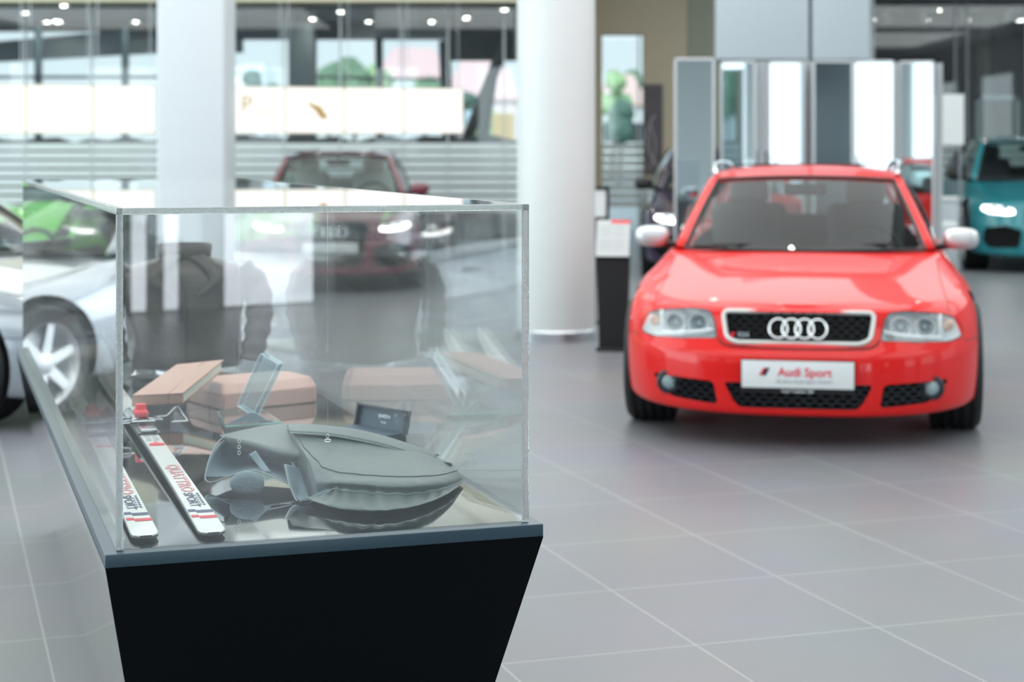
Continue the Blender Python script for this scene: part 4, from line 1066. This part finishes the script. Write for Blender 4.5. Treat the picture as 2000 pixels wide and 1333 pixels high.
def car(name, loc, yaw, scale, paint, label, cat_, face, rim=None, spokes=6, glass=None, seats=None, drl=True, rails=False, mirrors=None, group=None, detail=True):
    """local frame: x = lateral, y = rearwards from the front axle, z = up"""
    rim = rim or M_alu; glass = glass or M_wind; seats = seats or M_seat; mirrors = mirrors or paint
    r = empty(name, loc, yaw, label, cat_, group); r.scale = scale
    bm = car_body_bm(); bvh = BVHTree.FromBMesh(bm)
    body = obj('body', bm, [paint, M_well], None, angle=40)
    P = FACES[face]
    cuts = []
    for vv in (0, 2.607):
        bm = bmesh.new()
        for s in (-1, 1): lathe(bm, [(0, s*.58), (.352, s*.58), (.352, s*1.1), (0, s*1.1)], 44, Matrix.Translation((0, vv, .335)) @ Matrix.Rotation(PI/2, 4, 'Y'))
        cuts.append(cutter('cut', bm, M_well))
    # cabin hollow
    bm = bmesh.new()
    fp = [(-.60, .74), (-.35, .60), (0, .56), (.35, .60), (.60, .74), (.66, 1.2), (.66, 3.0), (.58, 3.4), (-.58, 3.4), (-.66, 3.0), (-.66, 1.2)]
    slab(bm, [Vector((x, y, .42)) for x, y in fp], Vector((0, 0, 1)), .9); cuts.append(cutter('cut', bm, M_int))
    for key, dep in (('intake', .10), ('lamp', .12), ('grille', .07)):
        for poly in P.get(key, []):
            rp_ = roundpoly(poly, P.get('r', .03))
            pb = patch(bvh, rp_, 0)
            ys = [v.co.y for v in pb.verts]; pb.free()
            bm = bmesh.new(); prism(bm, rp_, min(ys)-.1, (max(ys) if key != 'lamp' else max(ys)*.5+min(ys)*.5)+dep); cuts.append(cutter('cut', bm, M_well if key != 'lamp' else M_lampw))
    for c in cuts:
        md = body.modifiers.new('b', 'BOOLEAN'); md.operation = 'DIFFERENCE'; md.solver = 'EXACT'; md.object = c; md.material_mode = 'TRANSFER'
        apply_mods(body)
    for c in cuts: bpy.data.objects.remove(c)
    body.parent = r
    body.data.polygons.foreach_set('use_smooth', [True]*len(body.data.polygons)); body.data.set_sharp_from_angle(angle=math.radians(32))
    # greenhouse -----------------------------------------------------------
    def base(f=None, t=None):
        if f is not None: return Vector((.695*f, .47+.25*abs(f)**2.2, itp([(0, .846), (1, .852)], abs(f))))
        v = .72+t*(3.42-.72); return Vector((itp([(.72, .695), (1.3, .752), (2.2, .758), (3.0, .73), (3.42, .66)], v), v, itp([(.72, .850), (1.6, .862), (3.42, .90)], v)))
    def roof(f=None, t=None):
        if f is not None: return Vector((.535*f, 1.10+.10*abs(f)**2.2, 1.236-.022*abs(f)**2))
        v = 1.20+t*(3.20-1.20); return Vector((itp([(1.2, .535), (1.7, .565), (2.4, .565), (3.2, .50)], v), v, itp([(1.2, 1.214), (1.6, 1.245), (2.2, 1.258), (3.2, 1.215)], v)))
    def rb(f): return Vector((.66*f, 3.42+.12*(1-abs(f)**2.4), .90))
    def rt(f): return Vector((.50*f, 3.20+.10*(1-abs(f)**2.4), 1.215+.015*(1-f*f)))
    def lerpg(b, t, m=8, bulge=.03, out=None):
        row = []
        for i in range(m+1):
            s = i/m; p = b.lerp(t, s); p = p+(out or Vector())*bulge*math.sin(PI*s); row.append(p)
        return row
    # windscreen
    fr = [-1+2*i/24 for i in range(25)]
    def band(b, t, rows): return [[b_.lerp(t_, s)+o_*math.sin(PI*s) for b_, t_, o_ in zip(b, t, rows)] for s in [i/8 for i in range(9)]]
    k = .945
    b = [base(f=f*k) for f in fr]; t = [roof(f=f*k) for f in fr]; G = band(b, t, [Vector((0, -.012, .012))]*25)
    for row in G:
        for p in row: pass
    bm = bmesh.new(); grid(bm, G); ws = obj('windscreen', bm, glass, r, angle=80)
    # black border of the screen
    bm = bmesh.new()
    e = [G[0][i] for i in range(25)]+[G[i][24] for i in range(1, 9)]+[G[8][i] for i in range(23, -1, -1)]+[G[i][0] for i in range(7, 0, -1)]
    tube(bm, [p+Vector((0, -.004, .002)) for p in e], .011, 6, closed=True); obj('screen_seal', bm, M_black, r)
    # pillars A on both sides
    for s in (-1, 1):
        bm = bmesh.new(); rows = []
        for i in range(9):
            q = i/8; a = base(f=k).lerp(roof(f=k), q)+Vector((0, -.012, .012))*math.sin(PI*q); c = base(t=.0).lerp(roof(t=0), q)+Vector((.010, -.01, .008)); d = base(t=.045).lerp(roof(t=.045), q)+Vector((.008*math.sin(PI*q)+.004, 0, 0))
            row = spl([a, c, d], 4); rows.append([Vector((p.x*s, p.y, p.z)) for p in row])
        grid(bm, rows)
        bmesh.ops.recalc_face_normals(bm, faces=bm.faces); o = obj('front_pillar', bm, paint, r, angle=60)
        md = o.modifiers.new('s', 'SOLIDIFY'); md.thickness = .02; md.offset = 0
    # side windows and the pillars between them
    segs = [(.045, .43, 1), (.43, .475, 0), (.475, .80, 1), (.80, .83, 0), (.83, .965, 1), (.965, 1.0, 0)]
    for s in (-1, 1):
        for (a, c, isg) in segs:
            n = max(2, int((c-a)*24)); rows = []
            for i in range(n+1):
                t_ = a+(c-a)*i/n; B, T = base(t=t_), roof(t=t_)
                rows.append([Vector(((B.x+(T.x-B.x)*q+.03*math.sin(PI*q))*s, B.y+(T.y-B.y)*q, B.z+(T.z-B.z)*q)) for q in [j/6 for j in range(7)]])
            bm = bmesh.new(); grid(bm, rows); bmesh.ops.recalc_face_normals(bm, faces=bm.faces)
            o = obj('side_window' if isg else 'side_pillar', bm, glass if isg else (M_black if a < .9 else paint), r, angle=60)
            if not isg: md = o.modifiers.new('s', 'SOLIDIFY'); md.thickness = .02; md.offset = 0
    bm = bmesh.new(); b = [rb(f*.92) for f in fr]; t = [rt(f*.92) for f in fr]; grid(bm, band(b, t, [Vector((0, .015, 0))]*25)); obj('rear_window', bm, glass, r, angle=80)
    bm = bmesh.new()
    for s in (-1, 1): grid(bm, [[rb(s*.92).lerp(rt(s*.92), q), rb(s).lerp(rt(s), q)] for q in (0, .25, .5, .75, 1)])
    o = obj('rear_pillar', bm, paint, r); md = o.modifiers.new('s', 'SOLIDIFY'); md.thickness = .02; md.offset = 0
    # roof: rows across the car
    bm = bmesh.new(); rows = []
    cols = [('f', 0)]+[('s', i/20) for i in range(21)]+[('r', 0)]
    front = [roof(f=f) for f in fr]; rows.append([p+Vector((0, -.012, -.006)) for p in front]); rows.append(front)
    for i in range(1, 21):
        t_ = i/20; e = roof(t=t_); zc = itp([(1.2, 1.240), (1.5, 1.278), (1.9, 1.300), (2.5, 1.300), (3.2, 1.262)], e.y)
        rows.append([Vector((e.x*f, e.y-(.10*(1-abs(f)**2.4) if i < 1 else 0)*(1-t_)+(.10*(1-abs(f)**2.4))*t_**4, e.z+(zc-e.z)*(1-abs(f)**2.6))) for f in fr])
    grid(bm, rows); bmesh.ops.recalc_face_normals(bm, faces=bm.faces); o = obj('roof', bm, paint, r, angle=60); md = o.modifiers.new('s', 'SOLIDIFY'); md.thickness = .015; md.offset = -1
    if rails:
        bm = bmesh.new()
        for s in (-1, 1):
            pts = [Vector((s*.535, 1.42, 1.245)), Vector((s*.55, 1.50, 1.292)), Vector((s*.555, 1.62, 1.308)), Vector((s*.56, 2.2, 1.318)), Vector((s*.545, 2.9, 1.30)), Vector((s*.525, 3.05, 1.245))]
            tube(bm, spl(pts, 6), .014, 8)
        o = obj('roof_rail', bm, M_chr, r); o['label'] = 'pair of polished rails'
        bm = bmesh.new(); box(bm, -.45, .45, 1.95, 1.99, 1.298, 1.306); box(bm, -.36, .36, 2.0, 2.5, 1.296, 1.304, None, .003); obj('sunroof', bm, M_black, r)
    # interior ----------------------------------------------------------------
    bm = bmesh.new()
    G = [[Vector((.62*f, y, z+zz*(1-f*f)*.3)) for f in fr] for (y, z, zz) in ((.62, .80, .02), (.80, .835, .03), (.98, .84, .03), (1.08, .80, 0), (1.12, .62, 0), (1.10, .46, 0))]
    grid(bm, G); obj('dashboard', bm, M_int, r, angle=50)
    for s in (-1, 1):
        bm = bmesh.new(); x = .36*s
        box(bm, x-.24, x+.24, 1.38, 1.86, .46, .60, None, .05)
        T = Matrix.Translation((x, 1.84, .58)) @ Matrix.Rotation(math.radians(-14), 4, 'X')
        box(bm, -.235, .235, -.06, .08, 0, .50, T, .055)
        o = obj('front_seat', bm, seats, r)
        bm = bmesh.new(); box(bm, -.12, .12, -.04, .05, .50, .64, T, .035); obj('headrest', bm, seats, o)
    bm = bmesh.new(); box(bm, -.6, .6, 2.35, 2.75, .46, .60, None, .05); T = Matrix.Translation((0, 2.75, .58)) @ Matrix.Rotation(math.radians(-14), 4, 'X'); box(bm, -.6, .6, -.05, .08, 0, .40, T, .05); obj('rear_bench', bm, seats, r)
    bm = bmesh.new(); T = Matrix.Translation((.37, 1.22, .79)) @ Matrix.Rotation(math.radians(62), 4, 'X')
    tube(bm, [T @ Vector((.185*math.cos(a), .185*math.sin(a), 0)) for a in [i*PI/20 for i in range(40)]], .015, 10, closed=True)
    for a in (PI/2*3, .15, PI-.15): tube(bm, [T @ Vector((0, 0, -.02)), T @ Vector((.18*math.cos(a), .18*math.sin(a), 0))], .02, 8)
    lathe(bm, [(0, .012), (.055, .008), (.06, -.03), (.03, -.16), (0, -.16)], 20, T); obj('steering_wheel', bm, M_black, r)
    bm = bmesh.new(); box(bm, -.125, .125, 1.22, 1.25, 1.13, 1.195, None, .02); tube(bm, [(0, 1.23, 1.19), (0, 1.19, 1.232)], .008); obj('rear_view_mirror', bm, M_black, r)
    if detail:
        bm = bmesh.new()
        for s_, x0_ in ((1, -.05), (1, -.60)):
            pts = [Vector((x0_+.0, .50+.1*abs(x0_)**2, .862)), Vector((x0_+.22, .545, .875)), Vector((x0_+.55, .60, .885))]
            tube(bm, spl(pts, 5), .008, 6)
        obj('wiper', bm, M_black, r)
    # door mirrors ---------------------------------------------------------------
    for s in (-1, 1):
        bm = bmesh.new(); rows = []
        for i in range(13):
            th = PI*i/12; rows.append([Vector((.098*math.copysign(abs(math.cos(a))**.7, math.cos(a))*math.sin(th)**.55*(1 if math.cos(a)*s > 0 else 1), .055*-math.cos(th), .052*math.copysign(abs(math.sin(a))**.75, math.sin(a))*math.sin(th)**.55+ .0)) for a in [2*PI*k_/28 for k_ in range(28)]])
        grid(bm, rows, cyc_v=True); bmesh.ops.remove_doubles(bm, verts=bm.verts, dist=.0005); bmesh.ops.recalc_face_normals(bm, faces=bm.faces)
        o = obj('door_mirror', bm, mirrors, r, angle=70); o.location = (s*.86, .84, .905); o.scale = (1.0, 1, 1.15); o['label'] = 'mirror housing, %s' % ('silver' if mirrors is M_sil else 'coloured')
        bm = bmesh.new(); tube(bm, [(-s*.19, .03, -.055), (-s*.12, .02, -.04), (-s*.05, .0, -.03)], [.02, .018, .016], 8); obj('mirror_arm', bm, M_black, o)
        bm = bmesh.new(); box(bm, -.082, .082, .050, .056, -.04, .04, None, .003); obj('mirror_glass', bm, M_mirror, o)
    # shut lines: bonnet sides and doors, as thin grooves laid on the body ----------
    def proj(pts, ax, rad, nm):
        for s in (-1, 1):
            bm = bmesh.new(); out = []
            for p in pts:
                p = Vector((p[0]*s, p[1], p[2]))
                if ax == 'z': h = bvh.ray_cast(Vector((p.x, p.y, 2)), Vector((0, 0, -1)))
                else: h = bvh.ray_cast(Vector((s*2, p.y, p.z)), Vector((-s, 0, 0)))
                if h[0]: out.append(h[0])
            if len(out) > 2: tube(bm, out, rad, 5); obj(nm, bm, M_shut, r)
            else: bm.free()
    proj([(itp([(-.5, .705), (0, .70), (.5, .715)], y), y, 0) for y in [-.52+.04*i for i in range(26)]], 'z', .0028, 'bonnet_gap')
    for yd in (.62, 1.62, 2.28): proj([(0, yd+.06*math.sin((z-.3)*3)*(1 if yd > 2 else .3), z) for z in [.26+.03*i for i in range(19)]], 'y', .0028, 'door_gap')
    for s in (-1, 1):
        for yd in (1.42, 2.16):
            h = bvh.ray_cast(Vector((s*2, yd, .70)), Vector((-s, 0, 0)))
            if h[0]: bm = bmesh.new(); box(bm, -.012, .012, -.09, .09, -.014, .014, Matrix.Translation(h[0]), .006); obj('door_handle', bm, paint, r)
    for (vv) in (0, 2.607):
        for s in (-1, 1): wheel(r, s*.765, vv, s, .318, .235, rim, spokes)
    # tail lamps
    for s in (-1, 1):
        bm = patch(bvh, [(s*.50, .60), (s*.74, .60), (s*.76, .76), (s*.52, .76)][::(1 if s > 0 else -1)], .006, back=True); obj('tail_lamp', bm, newmat('tail_red', (150, 16, 20), .15, coat=1), r)
    P['fn'](r, bvh, paint, P)
    return r, bvh

# polygons in front view (u, z)
HL = [(.378, .508), (.402, .606), (.425, .632), (.50, .638), (.62, .626), (.70, .612), (.745, .590), (.775, .545), (.765, .508), (.70, .494), (.55, .500)]
RS = dict(r=.022,
    grille=[[(-.356, .633), (-.335, .515), (-.29, .494), (.29, .494), (.335, .515), (.356, .633)]],
    lamp=[HL, mir(HL)],
    intake=[[(-.345, .312), (-.30, .225), (-.27, .197), (.27, .197), (.30, .225), (.345, .312)],
            [(.395, .312), (.375, .205), (.60, .222), (.66, .262), (.70, .325)], [(-.70, .325), (-.66, .262), (-.60, .222), (-.375, .205), (-.395, .312)]])
def face_red(r, bvh, paint, P):
    g = P['grille'][0]; rg = roundpoly(g, .03)
    def yb(x, z):
        h = bvh.ray_cast(Vector((x, -3, z)), Vector((0, 1, 0))); return h[0].y if h[0] else -.8
    # grille frame
    fr_m = newmat('matt_silver_frame', (206, 208, 204), .35, metal=.3)
    bm = bmesh.new(); cpts = roundpoly(g, .035, 6); tube(bm, [Vector((x, yb(x, z)-.002, z)) for x, z in cpts], .0115, 8, closed=True)
    gr = obj('grille', bm, fr_m, r, angle=80)
    o = obj('grille_mesh', hexmesh(rg, .050, .026, .0075, -.8, .012, bvh, .014), M_black, gr, smooth=False)
    bm = bmesh.new()
    for i in range(4):
        cx = -.0915+.061*i; c = Vector((cx, yb(cx, .560)-.014, .560)); sl = (yb(0, .60)-yb(0, .52))/.08
        pts = [c+Vector((.0425*math.cos(a), .0425*math.sin(a)*sl-.003*(i % 2), .0425*math.sin(a))) for a in [k*PI/24 for k in range(48)]]; tube(bm, pts, .0056, 8, closed=True)
    o = obj('four_rings', bm, M_chr, gr, angle=80)
    RX = Matrix.Rotation(PI/2, 4, 'X')
    yy = yb(-.27, .53)-.010
    bm = bmesh.new(); slab(bm, [Vector(p) for p in ((-.322, yy, .516), (-.302, yy, .516), (-.292, yy, .540), (-.312, yy, .540))], Vector((0, 1, 0)), .004); obj('badge_bar', bm, newmat('badge_red', (214, 40, 60), .4), gr)
    text('RS4', .034, .0015, M_chr, gr, Matrix.Translation((-.255, yy, .528)) @ RX, sx=1.0, bold=.0012, name='badge_lettering')
    # headlamps
    for s in (-1, 1):
        pl = roundpoly(HL if s > 0 else mir(HL), .022)
        hl = obj('headlamp', patch(bvh, pl, .0015, .02), M_lens, r, angle=60)
        bm = bmesh.new(); tube(bm, [Vector((x, yb(x, z)+.001, z)) for x, z in pl], .0032, 6, closed=True); obj('lamp_seal', bm, M_black, hl)
        for (cx, cz, rd) in ((.475, .566, .045), (.590, .562, .043)):
            y = yb(cx*s, cz)+.062
            bm = bmesh.new(); lathe(bm, [(.012, -.01), (rd*.55, .0), (rd*.9, .022), (rd, .04), (rd+.006, .042)], 28, Matrix.Translation((cx*s, y, cz)) @ Matrix.Rotation(PI/2, 4, 'X')); obj('reflector', bm, M_lampr, hl)
            bm = bmesh.new(); lathe(bm, [(0, .026), (rd*.3, .022), (rd*.45, .008), (rd*.48, 0)], 20, Matrix.Translation((cx*s, y, cz)) @ Matrix.Rotation(PI/2, 4, 'X')); obj('projector', bm, newmat('projector_glass', (150, 166, 172), .05, coat=1), hl)
        # white divider, lower trim and amber lamp body
        bm = bmesh.new(); x = s*.662; y = yb(x, .56)+.02; box(bm, x-.009, x+.009, y, y+.03, .503, .618, None, .003); 
        xa, xb = (.40, .655); pts = [Vector((s*q, yb(s*q, .53)+.022, .548-.036*((q-xa)/(xb-xa))**.7 if q < .6 else .515)) for q in [xa+(xb-xa)*i/8 for i in range(9)]]
        tube(bm, pts, .008, 6); obj('inner_trim', bm, M_lampw, hl)
        bm = bmesh.new(); x = s*.70; y = yb(x, .56)+.045; lathe(bm, [(0, .025), (.02, .02), (.03, 0)], 18, Matrix.Translation((x, y, .565)) @ Matrix.Rotation(PI/2, 4, 'X')); obj('indicator', bm, M_amber, hl)
    # bonnet edge gap round the grille
    bm = bmesh.new(); pts = [(-.372, .51), (-.362, .492), (-.335, .480), (-.28, .474), (0, .470), (.28, .474), (.335, .480), (.362, .492), (.372, .51)]
    tube(bm, [Vector((p.x, yb(p.x, p.y)-.0005, p.y)) for p in spl([Vector(q) for q in pts], 6)], .0045, 6); obj('bonnet_gap', bm, M_shut, r)
    # bumper crease line between bumper and wings
    for s in (-1, 1):
        bm = bmesh.new(); pts = [Vector((s*x, 0, .492-.002)) for x in (.78, .80, .82, .84, .86, .875)]
        tube(bm, [Vector((p.x, yb(p.x, p.z)-.0005, p.z)) for p in pts], .0022, 5); obj('bumper_gap', bm, M_shut, r)
    # lower mesh and fog lamps
    for i, q in enumerate(P['intake']):
        rq = roundpoly(q, .022)
        o = obj('intake_mesh', hexmesh(rq, .052, .028, .008, -.84, .012, bvh, .03), newmat('intake_black', (22, 24, 32), .35), r, smooth=False)
    for s in (-1, 1):
        x, z = s*.618, .288; y = yb(x, z)+.012
        T = Matrix.Translation((x, y, z)) @ Matrix.Rotation(PI/2, 4, 'X')
        bm = bmesh.new(); lathe(bm, [(.062, -.03), (.058, .004), (.048, .012), (.038, .0), (.036, -.02)], 28, T); fg = obj('fog_lamp', bm, newmat('fog_surround', (34, 40, 48), .3), r)
        bm = bmesh.new(); lathe(bm, [(0, .006), (.02, .004), (.036, -.006)], 24, T); obj('lens', bm, newmat('fog_lens', (150, 172, 176), .08, coat=1), fg)
    # number plate
    T = Matrix.Translation((0, -.900, 0)); 
    bm = bmesh.new(); box(bm, -.262, .262, .0, .028, .272, .423, T, .004); pb = obj('number_plate', bm, M_black, r)
    bm = bmesh.new(); box(bm, -.258, .258, -.003, .0, .296, .420, T, .001); obj('plate_face', bm, M_white, pb)
    m_r = newmat('sport_red', (226, 66, 84), .5)
    bm = bmesh.new(); slab(bm, [Vector(p) for p in ((-.180, -.904, .352), (-.168, -.904, .352), (-.146, -.904, .388), (-.158, -.904, .388))], Vector((0, 1, 0)), .001); obj('emblem', bm, m_r, pb)
    bm = bmesh.new(); slab(bm, [Vector(p) for p in ((-.166, -.904, .352), (-.146, -.904, .352), (-.128, -.904, .388), (-.148, -.904, .388))], Vector((0, 1, 0)), .001); obj('emblem', bm, M_black, pb)
    text('Audi Sport', .056, .0005, m_r, pb, T @ Matrix.Translation((.033, -.0045, .368)) @ RX, bold=.0012)
    text('40 Jahre Audi Sport GmbH', .0235, .0003, newmat('plate_grey', (150, 156, 160), .5), pb, T @ Matrix.Translation((.03, -.0045, .327)) @ RX)
    text('Audi Tradition 380', .019, .0003, newmat('plate_text', (215, 220, 222), .5), pb, T @ Matrix.Translation((0, -.001, .282)) @ RX, bold=.0003)
RS['fn'] = face_red
MHL = [(.45, .555), (.47, .605), (.60, .628), (.76, .632), (.775, .60), (.70, .555), (.58, .545)]
MG = [(-.36, .60), (-.30, .30), (-.22, .25), (.22, .25), (.30, .30), (.36, .60), (.28, .635), (-.28, .635)]
MI = [(.40, .40), (.43, .24), (.70, .235), (.76, .30), (.74, .42), (.55, .45)]
MOD = dict(r=.03, grille=[MG], lamp=[MHL, mir(MHL)], intake=[MI, mir(MI)])
def face_modern(r, bvh, paint, P):
    def yb(x, z):
        h = bvh.ray_cast(Vector((x, -3, z)), Vector((0, 1, 0))); return h[0].y if h[0] else -.8
    bm = bmesh.new(); c = roundpoly(MG, .03); tube(bm, [Vector((x, yb(x, z), z)) for x, z in c], .009, 6, closed=True); gr = obj('grille', bm, M_black, r)
    obj('grille_mesh', hexmesh(roundpoly(MG, .03), .06, .05, .01, -.8, .01, bvh, .02), M_black, gr, smooth=False)
    bm = bmesh.new()
    for i in range(4):
        cx = -.105+.07*i; cc = Vector((cx, yb(cx, .545)-.012, .545)); tube(bm, [cc+Vector((.048*math.cos(a), -.003*(i % 2), .048*math.sin(a))) for a in [k*PI/16 for k in range(32)]], .0065, 6, closed=True)
    obj('four_rings', bm, M_chr, gr)
    for s in (-1, 1):
        pl = roundpoly(MHL if s > 0 else mir(MHL), .02); hl = obj('headlamp', patch(bvh, pl, .002, .03), M_lens, r)
        bm = bmesh.new(); pts = [Vector((s*x, yb(s*x, z)+.012, z)) for x, z in ((.47, .572), (.53, .566), (.60, .572), (.68, .588), (.735, .604))]
        tube(bm, spl(pts, 4), .017, 8); obj('running_light', bm, M_drl, hl)
        bm = bmesh.new()
        for q in (.54, .64): lathe(bm, [(0, .02), (.022, .01), (.024, 0)], 16, Matrix.Translation((s*q, yb(s*q, .60)+.05, .602)) @ Matrix.Rotation(PI/2, 4, 'X'))
        obj('projector', bm, M_black, hl)
        bm = hexmesh(roundpoly(MI if s > 0 else mir(MI), .03), .07, .05, .01, -.8, .01, bvh, .03); obj('intake_mesh', bm, M_black, r, smooth=False)
    bm = bmesh.new(); box(bm, -.26, .26, -.905, -.88, .36, .455, None, .004); pb = obj('number_plate', bm, M_white, r)
MOD['fn'] = face_modern
FACES = {'rs': RS, 'mod': MOD}
def paintm(n, c, rough=.35, metal=0): return newmat(n, c, rough, metal, coat=1)

YAW = math.radians(-10.5)
ax = (1565-1000)/F
red, _ = car('red_estate_car', (ax*8.86, 8.86, 0), YAW, (.985, 1, 1), newmat('red_paint', (220, 14, 12), .5, coat=.55, spec=.25), 'bright red sporty estate car facing the camera with a white show plate', 'car', 'rs', rails=True, mirrors=M_sil)
p = W(652, 0, 16.9+.9)
car('burgundy_car', (p.x, p.y, 0), math.radians(3.5), (1.03, 1.0, 1.09), paintm('burgundy_paint', (104, 20, 46), .25), 'dark burgundy car with pale seats behind the display case, lamps lit', 'car', 'mod', seats=M_seatl)
p = W(1420, 0, 19.2)
car('purple_car', (p.x, p.y, 0), math.radians(-4), (1.06, 1.0, 1.12), paintm('dark_purple_paint', (40, 18, 58), .2), 'dark purple car with lit lamps behind the silver door mirror of the red car', 'car', 'mod', mirrors=M_black)
p = W(2050, 0, 20.4)
car('teal_car', (p.x, p.y, 0), math.radians(-7), (1.12, 1.0, 1.22), paintm('teal_paint', (16, 128, 138), .3), 'teal sport utility car with lit lamps at the right frame edge', 'car', 'mod', mirrors=M_black)
car('silver_car', (-2.385, 9.45, 0), math.radians(62), (1.0, 1.06, .95), paintm('silver_paint', (150, 157, 164), .28, .6), 'silver car with multi-spoke wheel at the left frame edge', 'car', 'rs', spokes=6, rim=M_sil)
car('green_car', (-4.9, 17.6, 0), math.radians(95), (1.05, 1.0, 1.05), paintm('lime_green_paint', (112, 214, 72), .3), 'lime green car with a dark wheel behind the silver car', 'car', 'mod')
car('magenta_car', (7.45, -8.9, 0), math.radians(212), (1.05, 1, 1.0), paintm('magenta_paint', (96, 16, 52), .22), 'dark magenta car far behind the camera, mirrored in the display case front', 'car', 'mod')
